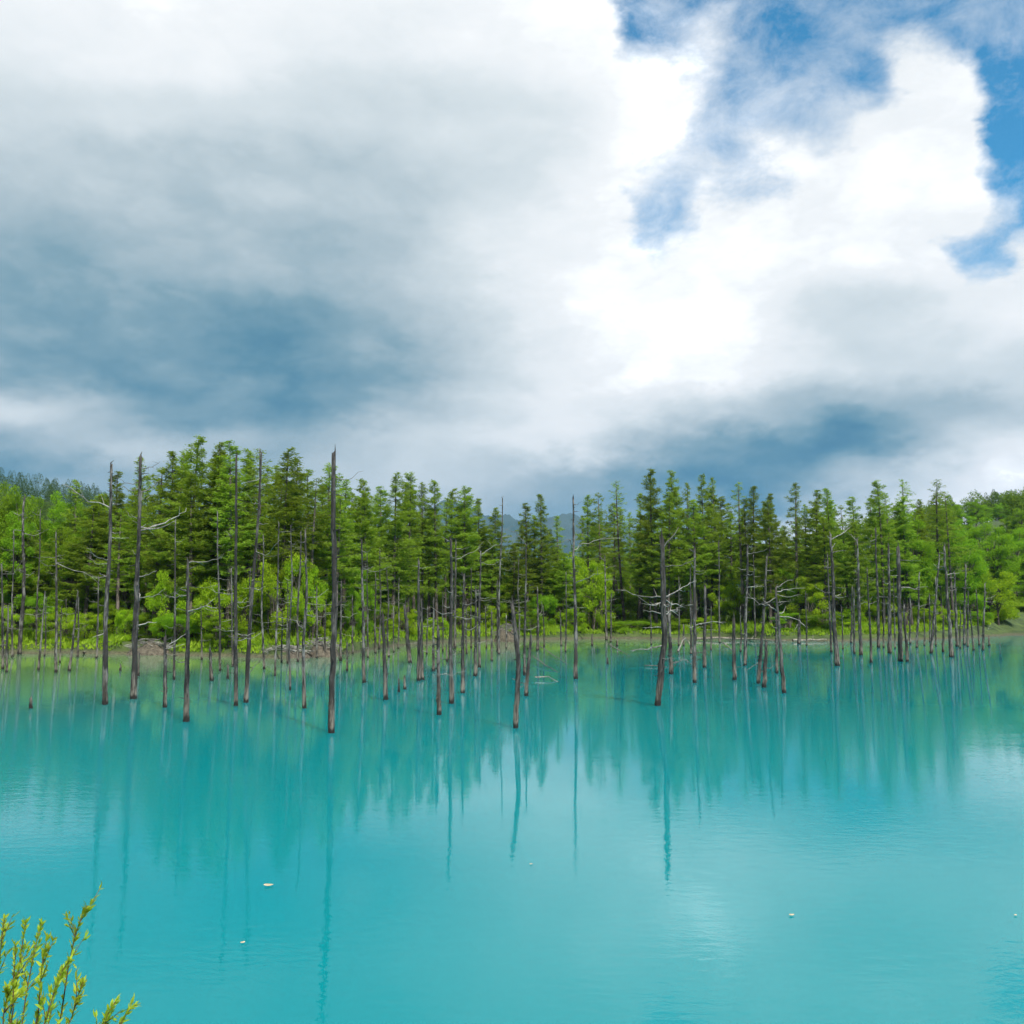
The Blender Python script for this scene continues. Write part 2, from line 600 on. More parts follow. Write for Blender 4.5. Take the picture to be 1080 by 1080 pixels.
def build_mountains():
    m, g = new_mat('mountain_forest_rock')
    out = g.node('ShaderNodeOutputMaterial')
    bs = g.node('ShaderNodeBsdfPrincipled')
    geo = g.node('ShaderNodeNewGeometry')
    n = g.noise(geo.outputs['Position'], 0.002, 8, 0.65)
    g.put(bs.inputs['Base Color'], g.mix(g.rng(n.outputs['Fac'], 0.4, 0.6), (0.02, 0.045, 0.03), (0.05, 0.075, 0.06)))
    bs.inputs['Roughness'].default_value = 0.95
    g.l.new(bs.outputs[0], out.inputs[0])
    rg = np.random.default_rng(3)
    xs = np.linspace(-2700, 2100, 260)
    ys = np.linspace(3500, 5100, 90)
    X, Y = np.meshgrid(xs, ys, indexing='ij')
    rid = 395 * np.exp(-((X - 330) / 420) ** 2) + 330 * np.exp(-((X + 250) / 330) ** 2) + 400 * np.exp(-((X + 1050) / 500) ** 2) + 240 * np.exp(-((X - 1250) / 500) ** 2) + 60
    H = rid * np.clip(1 - np.abs((Y - 4300) / 800), 0, 1) ** 0.8
    for k in range(1, 7):
        f = 0.0016 * 1.9 ** k
        ph = rg.uniform(0, 6, 4)
        rg_ = 1 - np.abs(np.sin(X * f + ph[0] + 1.7 * np.sin(Y * f * .6 + ph[1])))
        H = H + rid * 0.16 / 1.7 ** (k - 1) * (rg_ - 0.5) * np.clip(1 - np.abs((Y - 4300) / 800), 0, 1) ** 0.5
    H = H * 1.0 - 3
    V = np.stack([X, Y, H], -1).reshape(-1, 3)
    a, b = len(xs), len(ys)
    i = np.arange(a - 1)[:, None] * b + np.arange(b - 1)[None, :]
    Fc = np.stack([i, i + b, i + b + 1, i + 1], -1).reshape(-1, 4)
    link('mountains', mesh_from('mountains', V, Fc, m, True), kind='structure')


build_mountains()

HAZE = 0.00008
if HAZE:
    m, g = new_mat('haze_air')
    out = g.node('ShaderNodeOutputMaterial')
    pv = g.node('ShaderNodeVolumePrincipled')
    pv.inputs['Color'].default_value = (0.26, 0.60, 1.0, 1)
    pv.inputs['Density'].default_value = HAZE
    pv.inputs['Anisotropy'].default_value = 0.2
    g.l.new(pv.outputs[0], out.inputs['Volume'])
    x0, x1, y0, y1, z0, z1 = -4200, 4200, -320, 5300, -10, 560
    V = [(x, y, z) for z in (z0, z1) for y in (y0, y1) for x in (x0, x1)]
    link('haze', mesh_from('haze', V, [(0, 2, 3, 1), (4, 5, 7, 6), (0, 1, 5, 4), (2, 6, 7, 3), (0, 4, 6, 2), (1, 3, 7, 5)], m), kind='stuff')


# ---------------------------------------------------------------- living trees: a few of each kind, then copies
def larch_meshes(seed, H=19.0, base=0.30, rmax=2.3, dens=1.0, young=False):
    rg = np.random.default_rng(seed)
    # trunk with slight bend
    n = 16
    bend = rg.uniform(-0.35, 0.35, 2)
    zs = np.linspace(-0.6, H, n)
    s = zs / H
    pts = np.stack([bend[0] * np.sin(s * 2.2), bend[1] * np.sin(s * 2.0), zs], -1)
    rad = 0.17 * (H / 19) * (1 - np.clip(s, 0, 1)) ** 0.8 + 0.015
    mb = MB()
    mb.add(*tube(pts, rad, 7, 0.06, rg))
    P = lambda z: np.array([np.interp(z, zs, pts[:, 0]), np.interp(z, zs, pts[:, 1]), z])
    # dead lower branches
    for k in range(rg.integers(12, 22)):
        z = rg.uniform(0.12, base + 0.12) * H
        a = rg.uniform(0, 2 * math.pi)
        L = rg.uniform(0.5, 1.9)
        d = np.array([math.cos(a), math.sin(a), rg.uniform(-0.15, 0.2)])
        p0 = P(z)
        mb.add(*tube([p0, p0 + d * L * 0.5 + [0, 0, -0.03], p0 + d * L + [0, 0, 0.05]], [0.022, 0.015, 0.006], 4, 0, rg, cap=False))
    C, Lw, Wd, D = [], [], [], []
    nb = int(112 * dens)
    side = rg.uniform(0, 2 * math.pi)
    lop = rg.uniform(0.0, 0.35)
    for k in range(nb):
        t = (k + rg.uniform(0, 1)) / nb                    # 0 at crown base, 1 at top
        z = H * (base + (1 - base) * t ** 0.92)
        prof = (0.55 + 0.45 * min(1, t / 0.25)) * (1 - t) ** 0.8 + 0.10
        a = rg.uniform(0, 2 * math.pi)
        L = 1.12 * rmax * prof * rg.uniform(0.5, 1.15) * (1 + lop * math.cos(a - side))
        if rg.random() < 0.10:
            L *= 0.4
        rise = rg.uniform(-0.10, 0.22) + 0.5 * t ** 3
        p0 = P(min(z, H))
        d = np.array([math.cos(a), math.sin(a), rise])
        lat = np.array([-math.sin(a), math.cos(a), 0])
        q = [p0 + d * L * u + np.array([0, 0, -0.16 * L * u * (1 - u) + 0.05 * L * u * u]) for u in (0, 0.5, 1)]
        if L > 0.5:
            mb.add(*tube(q, [0.03 * (1 - t) + 0.012, 0.014, 0.004], 4, 0, rg, cap=False))
        nc = int(max(5, 21 * L / 1.6) * dens)
        u = rg.uniform(0.22, 1.02, nc)
        spread = (0.05 + 0.24 * L * (1.05 - u))
        c = p0 + d * (L * u)[:, None] + lat * (rg.normal(0, 1, nc) * spread)[:, None]
        c[:, 2] += -0.16 * L * u * (1 - u) - np.abs(rg.normal(0, 0.12, nc))
        for _ in range(7):
            cc = c + rg.normal(0, 0.08, c.shape) * [1.3, 1.3, 1.0]
            C.append(cc)
            Lw.append(rg.uniform(0.13, 0.30, nc))
            Wd.append(rg.uniform(0.05, 0.10, nc))
            D.append(d * 0.9 + lat * rg.normal(0, 0.7, nc)[:, None] + np.array([0, 0, -0.35]))
    V, Fc = leaf_quads(np.concatenate(C), np.concatenate(Lw), np.concatenate(Wd), np.concatenate(D), rg)
    return mb.mesh('trunk', M_BARK, True), mesh_from('crown', V, Fc, M_LARCH)


def broad_meshes(seed, H=7.0, rx=3.0, mat=None, lobes=34, per=170, leaf=0.17, low=0.1, open_=0.25, stems=1):
    rg = np.random.default_rng(seed)
    mb = MB()
    z0 = H * low
    cz, rz = (H + z0) / 2, (H - z0) / 2
    cents, radii = [], []
    tries = 0
    while len(cents) < lobes and tries < 4000:
        tries += 1
        p = rg.normal(size=3)
        p /= np.linalg.norm(p)
        rr = rg.uniform(0.45, 1.0) ** 0.6
        p = p * rr * (1 + 0.16 * math.sin(3 * math.atan2(p[1], p[0]) + seed) + rg.uniform(-.1, .12))
        if p[2] < -0.95:
            continue
        q = np.array([p[0] * rx, p[1] * rx, cz + p[2] * rz])
        if any(np.linalg.norm((q - c) / np.array([1, 1, 0.8])) < 0.42 * rx * open_ * 2 for c in cents):
            continue
        cents.append(q)
        radii.append(rg.uniform(0.20, 0.36) * rx)
    roots = [np.array([rg.uniform(-.1, .1) * rx * (stems > 1) * 3, rg.uniform(-.1, .1) * rx * (stems > 1) * 3, -0.5]) for _ in range(stems)]
    for r0 in roots:
        top = np.array([r0[0] * 1.5, r0[1] * 1.5, H * 0.72])
        mid = (r0 + top) / 2 + rg.normal(0, 0.05 * rx, 3)
        tr = 0.016 * H + 0.03
        mb.add(*tube([r0, (r0 + mid) / 2, mid, (mid + top) / 2, top], [tr, tr * 0.85, tr * 0.65, tr * 0.4, tr * 0.15], 7, 0.05, rg, cap=False))
    for c in cents:
        r0 = roots[rg.integers(0, len(roots))]
        s = rg.uniform(0.25, 0.6)
        st = r0 + (np.array([r0[0] * 1.5, r0[1] * 1.5, H * 0.72]) - r0) * s
        mb.add(*tube([st, (st + c) / 2 + [0, 0, 0.04 * H], c], [0.008 * H, 0.005 * H, 0.002 * H], 4, 0, rg, cap=False))
    C, D = [], []
    for c, r in zip(cents, radii):
        k = int(1.7 * per * rg.uniform(0.6, 1.3))
        v = norm(rg.normal(size=(k, 3))) * (rg.uniform(0.15, 1.0, (k, 1)) ** 0.55) * r
        v[:, 2] *= 0.72
        C.append(c + v + rg.normal(0, 0.08 * r, (k, 3)))
        D.append(norm(v) * 0.5 + np.array([0, 0, -0.25]))
    C = np.concatenate(C)
    C = C[C[:, 2] > 0.05]
    n = len(C)
    V, Fc = leaf_quads(C, rg.uniform(0.8, 1.5, n) * leaf, rg.uniform(0.45, 0.8, n) * leaf, None, rg, flat=1.5)
    return mb.mesh('trunk', M_BARK, True), mesh_from('crown', V, Fc, mat or M_LEAF)


ANCHORS = []          # filled by the dead trees: (px, short description)
ORD = ['first', 'second', 'third', 'fourth', 'fifth', 'sixth', 'seventh', 'eighth', 'ninth', 'tenth', 'eleventh', 'twelfth',
       'thirteenth', 'fourteenth', 'fifteenth', 'sixteenth', 'seventeenth', 'eighteenth', 'nineteenth', 'twentieth']


def label_by_anchor(items, lead, verb):
    """items: list of (px, object); gives each a label counted from the nearest anchor trunk on its left"""
    items = sorted(items, key=lambda t: t[0])
    count = {}
    for px, o in items:
        an = [a for a in ANCHORS if a[0] <= px]
        if an:
            a = max(an, key=lambda t: t[0])
            k = count.get(a[1], 0)
            count[a[1]] = k + 1
            o['label'] = f"{lead(o)}, {ORD[min(k, 19)]} {verb} right of the {a[1]}"
        else:
            k = count.get('edge', 0)
            count['edge'] = k + 1
            o['label'] = f"{lead(o)}, {ORD[min(k, 19)]} from the left edge"


def make_tree(kind, meshes, loc, s, rz, cat, group, sz=None):
    r = link(kind, None, loc=loc, category=cat, group=group)
    r.empty_display_size = 0.3
    r.rotation_euler = (random.uniform(-.035, .035), random.uniform(-.035, .035), rz)
    r.scale = (s, s, sz or s)
    link('trunk', meshes[0], r)
    link('crown', meshes[1], r)
    return r


# ================================================================ dead trees standing in the pond
# (top x, top y, base x, base y, width px, style, [branches as pixel polylines])
DT = [
    (3, 596, 3, 706, 4, 0), (9, 640, 7, 709, 3.5, 0), (24.5, 527, 20.5, 690, 5, 0, [[(23, 590), (10, 604)]]), (41, 537, 38, 689, 2.5, 0), (47, 625, 40.5, 707, 3, 0),
    (49, 630, 47, 692, 2.2, 0), (58, 562, 59, 709.5, 4, 0, [[(58, 594), (80, 602), (108, 609)], [(58, 588), (30, 587)]]), (69.5, 632, 70, 687, 2.2, 0),
    (80, 625, 73, 708, 3.6, 0), (82.5, 630, 82, 693, 2.8, 0), (104, 610, 102, 694, 3, 0), (118, 492, 110.5, 743, 6.5, 'A1', [[(116, 536), (95, 528), (72, 512)], [(113, 610), (103, 604)], [(112, 668), (100, 672)]]),
    (32.5, 737, 32.5, 747, 4.2, 2), (127, 702, 127, 707.5, 3, 2),
    (150, 484, 141, 737, 7.2, 'A2', [[(148, 556), (170, 550), (182, 543), (188, 533)], [(148, 560), (170, 556), (186, 549)], [(146, 609), (166, 602)], [(149, 520), (158, 515), (170, 507)], [(145, 640), (146, 628), (141, 624)], [(143, 660), (166, 656)], [(149, 530), (151, 522), (148, 514)]]),
    (146.5, 690, 146, 713, 3, 1), (174.6, 674, 174, 746, 5, 1, [[(176, 682), (194, 667)], [(176, 684), (197, 679)]]), (185, 549, 183.5, 717, 3.2, 0),
    (199, 593, 196.5, 761, 6.2, 'A3', [[(200, 594), (216, 592), (233, 587)], [(199, 645), (220, 640), (236, 641)]]), (222, 687, 223, 718, 4.5, 1), (230, 540, 232, 708, 3.2, 0),
    (244, 600, 245.5, 703, 3.2, 0), (252, 483, 249, 744.5, 5, 0), (240.5, 702, 240, 716, 3.5, 2), (276, 478, 259.5, 741, 5, 'A4', [[(262, 712), (285, 685)], [(274, 515), (284, 508)]]),
    (279.5, 565, 278.7, 706, 3.2, 0), (294, 552, 290, 713, 3, 0), (308, 555, 306, 728, 3, 0), (317, 562, 314, 698, 3.5, 0),
    (322, 560, 321, 747, 4.6, 0, [[(321, 664), (312, 656), (298, 652), (285, 650)]]), (334, 620, 334, 694, 3.2, 0), (352, 482, 349, 773, 7, 'A5'),
    (360, 614, 359, 697, 3.6, 0), (366, 679, 366, 708, 3, 1), (381, 570, 384, 720, 4.2, 0), (387, 585, 388, 694, 2.6, 0), (396, 606, 396, 689, 3, 0),
    (343, 640, 343, 693, 2.5, 0), (298, 645, 297, 699, 2.5, 0), (284, 620, 283, 690, 2.5, 0), (401, 580, 400, 685, 2.6, 0), (404, 651, 407, 738, 5.2, 1, [[(404, 655), (414, 651)]]),
    (408, 602, 410, 693, 3, 0), (421, 611, 420, 684, 2.5, 0), (420.7, 717, 420.7, 730, 3, 2), (426.7, 715, 427, 727, 4, 2), (427, 640, 432.6, 699, 5, 1),
    (442, 593, 441.5, 718, 5, 0), (444, 633, 446, 717, 4, 0), (457, 633, 457, 708, 4, 0), (462, 662, 463, 754, 5.2, 1), (476, 571, 476.3, 742, 6.2, 'A6', [[(476, 572), (466, 566)]]),
    (481, 571, 479.5, 684, 4, 0, [[(482, 590), (498, 583), (508, 577)]]), (471, 682, 471.5, 698, 3, 2), (489, 607, 488, 731, 5, 0), (491.5, 636, 492, 690, 3, 0),
    (502, 622, 501.5, 713, 4.6, 0), (507, 582, 505.5, 704, 4, 0, [[(506, 585), (517, 578), (524, 574)]]), (518.5, 647, 518.5, 697, 3, 1), (530, 526, 526, 690, 2.8, 0),
    (524.5, 614, 524.6, 687, 3, 0), (540.5, 640, 543.5, 768, 6.2, 'A7'), (555, 575, 553, 712, 3.6, 0, [[(555, 576), (562, 571), (568, 569)], [(555, 575), (546, 563), (533, 558)], [(554, 650), (546, 648)]]),
    (560, 671, 554.5, 734, 4.8, 1), (567, 622, 567, 686, 4, 0, [[(567, 650), (572, 644), (571, 634)], [(567, 660), (560, 664), (548, 663)]]),
    (605, 525, 607.5, 716, 4.6, 'A8', [[(606, 580), (616, 573), (632, 570), (658, 567)], [(606, 580), (600, 568), (584, 578)], [(607, 616), (618, 610), (634, 605)]]),
    (597, 604, 596.5, 688, 2.4, 0), (591, 645, 592, 681, 2.6, 0), (624.5, 670, 624.5, 681, 3, 2),
    (638, 587, 639.6, 675, 3.2, 0, [[(638, 600), (650, 596)], [(639, 612), (655, 612)], [(638, 592), (632, 586)]]), (645, 626, 644, 677, 2.6, 0), (640.7, 695, 641, 700.5, 3, 2), (651, 675, 651, 681.5, 3, 2),
    (698.7, 570, 694, 744, 7.4, 'A9', [[(698, 630), (680, 629), (650, 622)], [(698, 648), (678, 644)], [(698, 662), (678, 662)], [(700, 630), (716, 624), (734, 613)], [(700, 648), (716, 645), (729, 640)],
                                       [(699, 577), (708, 568), (716, 556)], [(700, 633), (712, 638), (724, 639)], [(699, 680), (684, 684), (664, 686)]]),
    (706, 650, 708, 711, 5, 1, [[(707, 700), (722, 695), (735, 705)]]), (733, 580, 732.5, 720, 5, 0, [[(733, 582), (728, 578)], [(733, 600), (729, 592)], [(733, 660), (750, 656), (762, 656)], [(733, 690), (752, 684)]]), (728, 600, 729, 690, 3, 0),
    (744, 620, 743, 704, 4.2, 1), (758, 572, 759, 678, 2.6, 0), (721, 660, 721, 681, 2.6, 2), (774, 655, 774.6, 717, 4.8, 'D'),
    (788, 577, 786, 702, 4.2, 0, [[(788, 584), (800, 582), (808, 579)], [(787, 619), (812, 619)]]), (808.5, 588, 800, 721, 4.6, 0, [[(801, 698), (787, 708)]]), (808.5, 679, 806, 725, 5, 'D'),
    (818, 621, 827, 731, 5, 'A10', [[(820, 645), (812, 638), (804, 637), (793, 624)], [(819, 630), (808, 637), (794, 638)], [(822, 647), (829, 646), (833, 639)], [(818, 622), (828, 615), (842, 611)],
                                     [(818, 624), (832, 621), (850, 620)], [(825, 650), (838, 652), (846, 660)], [(820, 636), (836, 634)]]),
    (819, 650, 819.5, 710, 4, 1), (843, 655, 843, 679, 4.4, 1, [[(843, 657), (836, 668)], [(843, 656), (852, 662)]]), (866.5, 620, 867, 675, 2.6, 0),
    (877, 566, 883, 702, 6, 'A11', [[(877, 569), (888, 563), (896, 557)], [(878, 578), (884, 572)], [(877, 568), (873, 565)], [(880, 583), (893, 580)]]), (873, 585, 877, 688, 3.2, 0),
    (898.5, 620, 898, 678, 3, 0), (795, 586, 797, 675, 2.6, 0), (838, 608, 838, 674, 2.6, 0), (904, 570, 908, 691, 4.2, 0, [[(904, 572), (897, 560)]]),
    (914, 601, 919, 699, 3.4, 0), (924, 558, 926.6, 683, 4, 0), (937, 577, 938.7, 689, 4.8, 0), (947.6, 581, 950, 697.5, 5.4, 'A12', [[(949, 620), (965, 621), (975, 619)], [(949, 630), (942, 628)]]),
    (953, 640, 957, 698, 4, 1), (970, 605, 967, 683, 3.2, 0, [[(969, 640), (980, 637)]]), (991, 586, 982, 689, 3.8, 0), (997.6, 577, 1003.7, 693, 5, 'A13', [[(998, 584), (990, 582)], [(999, 606), (1013, 604)]]),
    (1008, 605, 1009.6, 682, 4, 0), (1018, 596, 1017, 680, 3.6, 0), (1021.6, 625, 1020.7, 682, 3, 0), (1023, 645, 1027, 686, 2.8, 0), (1030, 623, 1033, 681, 2.6, 0),
    (1039, 616, 1037, 686, 3.2, 'A14'), (1043, 673, 1043.5, 681.5, 2.6, 2), (980, 627, 981, 677, 2.5, 0), (994.8, 651, 994.8, 687.5, 3, 1), (900, 621, 901, 690, 3, 0),
    (959.6, 629, 960, 679, 2.6, 0), (14, 560, 13, 693, 2.6, 0), (64, 640, 63, 699, 2.2, 0), (212, 640, 213, 696, 2.4, 0), (264, 600, 263, 697, 2.4, 0), (304, 615, 303, 700, 2.4, 0),
    (351, 625, 352, 693, 2.2, 0), (372, 630, 372, 690, 2.4, 0), (415, 640, 415, 688, 2.2, 0), (451, 640, 450, 690, 2.4, 0), (467, 625, 467, 687, 2.2, 0), (497, 600, 497, 683, 2.4, 0),
    (512, 640, 513, 684, 2.2, 0), (534, 650, 534, 684, 2.2, 1), (547, 590, 547, 684, 2.4, 0), (573, 640, 574, 682, 2.2, 0), (686, 640, 687, 680, 2.2, 0), (716, 610, 716, 681, 2.4, 0),
    (750, 640, 750, 686, 2.4, 0), (781, 640, 781, 688, 2.4, 0), (850, 625, 851, 681, 2.2, 0), (888, 640, 889, 685, 2.2, 0), (932, 620, 932, 683, 2.2, 0), (944, 610, 944, 684, 2.2, 0),
    (975, 640, 975, 681, 2.2, 0), (986, 610, 987, 681, 2.2, 0), (1013, 640, 1013, 684, 2.2, 0),
]
HAND = {
    'A1': ('tall trunk with one left arm', 'tall straight grey dead trunk whose longest bare branch arches up to the left', 'd'),
    'A2': ('tall pale trunk with hooked branches', 'tall pale dead trunk with hooked bare branches reaching right, below the leftmost larch tops', 'd'),
    'A3': ('snapped trunk before the lime bush', 'snapped grey dead trunk standing closest in front of the bright lime bushes', 'd'),
    'A4': ('long pale pole curving right', 'long slender pale dead pole curving right to the height of the larch tops', 'd'),
    'A5': ('tallest blackish pole', 'tallest dead trunk, blackish and branchless, standing closest to the viewer', 'k'),
    'A6': ('thick grey trunk at mid pond', 'thick straight grey dead trunk of mid height beside a thinner twin', 'd'),
    'A7': ('crooked black trunk', 'short crooked black dead trunk with a bend halfway, closest in mid pond', 'k'),
    'A8': ('slim pole with a forked crosspiece', 'slim straight dead pole with bare branches stretched wide on both sides below its tip', 'd'),
    'A9': ('leaning trunk with many side branches', 'thick dark dead trunk leaning at its foot, with thin bare branches on both sides', 'k'),
    'A10': ('bent trunk with antler branches', 'bent grey dead trunk with twisted antler-like branches at its snapped top', 'd'),
    'A11': ('thick forked grey trunk', 'thick grey dead trunk with a forked tip, behind it a thinner one', 'd'),
    'A12': ('dark trunk in the dense stand', 'dark thick dead trunk, foremost of the dense stand at the right', 'k'),
    'A13': ('white-tipped trunk', 'grey dead trunk with a bleached white tip in the right-hand stand', 'd'),
    'A14': ('rightmost thin dead trunk', 'thin dead trunk at the right end of the stand, before the round lime bush', 'd'),
}
DEAD = []


def branch_mesh(pts, r0, rg, twigs=True):
    mb = MB()
    P = np.asarray(pts, float)
    if len(P) == 2:
        m = (P[0] + P[1]) / 2 + np.array([0, 0, 0.05 * np.linalg.norm(P[1] - P[0]) * rg.uniform(-1, 1)])
        P = np.array([P[0], m, P[1]])
    # resample with jitter
    t = np.linspace(0, 1, 2 * len(P) + 2)
    tt = np.linspace(0, 1, len(P))
    Q = np.stack([np.interp(t, tt, P[:, i]) for i in range(3)], -1)
    L = np.linalg.norm(P[-1] - P[0])
    Q[1:-1] += rg.normal(0, 0.02 * L, Q[1:-1].shape)
    mb.add(*tube(Q, r0 * (1 - 0.75 * t), 5, 0.1, rg))
    if twigs:
        for k in range(int(rg.integers(1, 4) + L)):
            i = rg.integers(1, len(Q) - 1)
            d = norm(Q[i + 1] - Q[i] + rg.normal(0, 0.7, 3) * np.linalg.norm(Q[i + 1] - Q[i]))
            l = L * rg.uniform(0.10, 0.3)
            mb.add(*tube([Q[i], Q[i] + d * l * 0.5 + [0, 0, 0.03 * l], Q[i] + d * l], [r0 * 0.45, r0 * 0.3, r0 * 0.12], 4, 0, rg))
    return mb.mesh('branch', M_TWIG, True)


def build_dead(i, row):
    tx, ty, bx, by, w, st = row[:6]
    brs = row[6] if len(row) > 6 else []
    rg = np.random.default_rng(100 + i)
    B = on_water(bx, by)
    Y = B[1]
    T = at_depth(tx, ty, Y)
    T[1] += rg.normal(0, 0.02) * (T[2])
    pxm = Y / F * 1.0
    r0 = w * pxm / 2 * (0.92 if w > 4 else 0.84)
    H = T[2]
    stump = st == 2
    hand = HAND.get(st)
    mat = M_DARK if (st == 'D' or (hand and hand[2] == 'k') or (st == 1 and rg.random() < 0.4) or stump) else M_DEAD
    n = 5 if stump else int(10 + H * 1.6)
    s = np.linspace(-0.08 * (1 if H > 3 else 4), 1, n)
    pts = B * (1 - s)[:, None] + T * s[:, None]
    if st == 'A7':
        k = at_depth(547, 697, Y)
        pts = np.stack([np.interp(s, [-.1, 0, .55, 1], [B[j], B[j], k[j], T[j]]) for j in range(3)], -1)
        pts[:, 2] = s * H
    elif st == 'A9':
        k = at_depth(701, 672, Y)
        pts = np.stack([np.interp(s, [-.1, 0, .42, 1], [B[j] - (k[j] - B[j]) * .2 * (j == 0), B[j], k[j], T[j]]) for j in range(3)], -1)
        pts[:, 2] = s * H
    elif st == 'A10':
        k = at_depth(822, 668, Y)
        pts = np.stack([np.interp(s, [-.1, 0, .57, 1], [B[j], B[j], k[j], T[j]]) for j in range(3)], -1)
        pts[:, 2] = s * H
    elif H > 3:
        amp = rg.normal(0, 0.006, 2) * H
        f = rg.uniform(1.0, 2.2)
        for j in (0, 1):
            pts[:, j] += amp[j] * np.sin(np.clip(s, 0, 1) * math.pi * f) * np.sin(np.clip(s, 0, 1) * math.pi)
    pts[1:-1, :2] += rg.normal(0, r0 * 0.10, (n - 2, 2))
    taper = 0.72 if hand and hand[2] == 'k' else (0.62 if st in (1, 'D', 2) else 0.42)
    rad = r0 * (1 - (1 - taper) * np.clip(s, 0, 1) ** 0.9)
    rad *= 1 + rg.normal(0, 0.05, n)
    rad[s < 0.03] *= 1.08
    mb = MB()
    mb.add(*tube(pts, rad, 9 if w > 4 else 7, 0.10, rg, jag=r0 * (2.2 if taper > 0.5 else 1.2)))
    if not stump:
        for _ in range(int(6 + H * 2.2)):
            zz = H * rg.uniform(0.12, 0.98)
            p0 = np.array([np.interp(zz, pts[:, 2], pts[:, 0]), np.interp(zz, pts[:, 2], pts[:, 1]), zz])
            a = rg.uniform(0, 6.28)
            l = r0 * 0.6 + rg.uniform(0.04, 0.26)
            d = np.array([math.cos(a), math.sin(a), rg.uniform(-0.3, 0.5)])
            mb.add(*tube([p0, p0 + d * l * 0.6, p0 + d * l], [0.016, 0.012, 0.006], 4, 0, rg))
    # splinter at the snapped top
    if not stump and taper > 0.5:
        a = rg.uniform(0, 6.28)
        o_ = np.array([math.cos(a), math.sin(a), 0]) * rad[-1] * 0.6
        mb.add(*tube([pts[-1] + o_ - [0, 0, r0], pts[-1] + o_ * 1.1 + [0, 0, r0 * 2], pts[-1] + o_ * 0.9 + [0, 0, r0 * 4.5]], [rad[-1] * 0.45, rad[-1] * 0.3, rad[-1] * 0.05], 5, 0.1, rg))
    elif not stump:
        tip = pts[-1]
        mb.add(*tube([tip, tip + [rg.normal(0, .04), 0, 0.12 * r0 * 10], tip + [rg.normal(0, .06), 0, 0.22 * r0 * 10]], [rad[-1] * 0.9, rad[-1] * 0.5, rad[-1] * 0.12], 5, 0.05, rg))
    nrand = 0 if (stump or H < 1.6) else int(rg.integers(3, 7) + H * 0.6)
    if st in ('A5',):
        nrand = 2
    if st in (1, 'D'):
        nrand = int(nrand * 0.4)
    meshes = []
    for pl in brs:
        P = []
        dd = rg.normal(0, 0.25)
        for k, (a, b) in enumerate(pl):
            p = at_depth(a, b, Y)
            p[1] += dd * k
            P.append(p)
        # root the branch on the trunk's axis
        zz = P[0][2]
        P[0] = np.array([np.interp(zz, pts[:, 2], pts[:, 0]), np.interp(zz, pts[:, 2], pts[:, 1]), zz])
        meshes.append(branch_mesh(P, max(0.016, min(0.05, r0 * 0.24)) * (1.15 if len(pl) > 2 else 0.9), rg))
    for k in range(nrand):
        zz = H * rg.uniform(0.25, 0.97)
        p0 = np.array([np.interp(zz, pts[:, 2], pts[:, 0]), np.interp(zz, pts[:, 2], pts[:, 1]), zz])
        a = rg.uniform(0, 2 * math.pi)
        L = rg.uniform(0.25, 1.0) * min(1.7, 0.35 + 0.13 * H) * (0.5 if rg.random() < 0.5 else 1.2)
        d = np.array([math.cos(a), math.sin(a) * 0.8, 0.0])
        c = rg.uniform(-0.35, 0.1)
        e = rg.uniform(0.0, 0.6)
        P = [p0, p0 + d * L * 0.5 + [0, 0, c * L * 0.4], p0 + d * L + [0, 0, (c * 0.5 + e * 0.6) * L]]
        meshes.append(branch_mesh(P, max(0.011, r0 * 0.16), rg, L > 0.7))
    me = mb.mesh('trunk', mat, True)
    grp = 'dead trunks standing in the pond' if not stump else 'low stumps in the pond'
    # local origin at the waterline
    base = Vector((float(B[0]), float(B[1]), 0.0))
    off = np.array(base)

    def shift(m):
        co = np.empty(len(m.vertices) * 3, np.float32)
        m.vertices.foreach_get('co', co)
        co = co.reshape(-1, 3) - off.astype(np.float32)
        m.vertices.foreach_set('co', co.ravel())
        m.update()
    shift(me)
    if meshes:
        root = link('dead_tree', None, loc=base, category='dead tree', group=grp)
        root.empty_display_size = 0.3
        link('trunk', me, root)
        for m in meshes:
            shift(m)
            link('branch', m, root)
    else:
        nm = 'tree_stump' if stump else 'dead_tree'
        root = link(nm, me, loc=base, category='stump' if stump else 'dead tree', group=grp)
    hpx = by - ty
    if hand:
        root['label'] = hand[1]
        ANCHORS.append((bx, hand[0]))
    else:
        size = 'low' if stump else ('tall' if hpx > 120 else ('short' if hpx < 62 else 'middling'))
        thick = 'thin' if w < 3.1 else ('thick' if w > 4.4 else 'slender')
        root['_d'] = f'low dark stump in water' if stump else f"{size} {thick} {'dark' if mat is M_DARK else 'grey'} dead trunk"
        DEAD.append((bx, root))


for i, row in enumerate(DT):
    build_dead(i, row)
ANCHORS.sort()
label_by_anchor([d for d in DEAD if d[1]['category'] == 'dead tree'], lambda o: o['_d'], 'trunk')
label_by_anchor([d for d in DEAD if d[1]['category'] == 'stump'], lambda o: o['_d'], 'stump')
for _, o in DEAD:
    del o['_d']

# ================================================================ larches
LV = [larch_meshes(11, 19, 0.26, 2.3), larch_meshes(12, 19, 0.34, 2.0), larch_meshes(13, 19, 0.22, 2.6, 1.1), larch_meshes(14, 19, 0.40, 2.1, 0.9),
      larch_meshes(15, 19, 0.30, 1.7, 0.8), larch_meshes(16, 19, 0.24, 2.4, 1.05), larch_meshes(17, 19, 0.62, 1.6, 0.42), larch_meshes(18, 19, 0.30, 2.9, 1.1),
      larch_meshes(19, 19, 0.45, 2.5, 0.75), larch_meshes(20, 19, 0.28, 1.9, 1.0), larch_meshes(21, 19, 0.36, 2.7, 0.65), larch_meshes(22, 19, 0.20, 2.2, 1.1)]
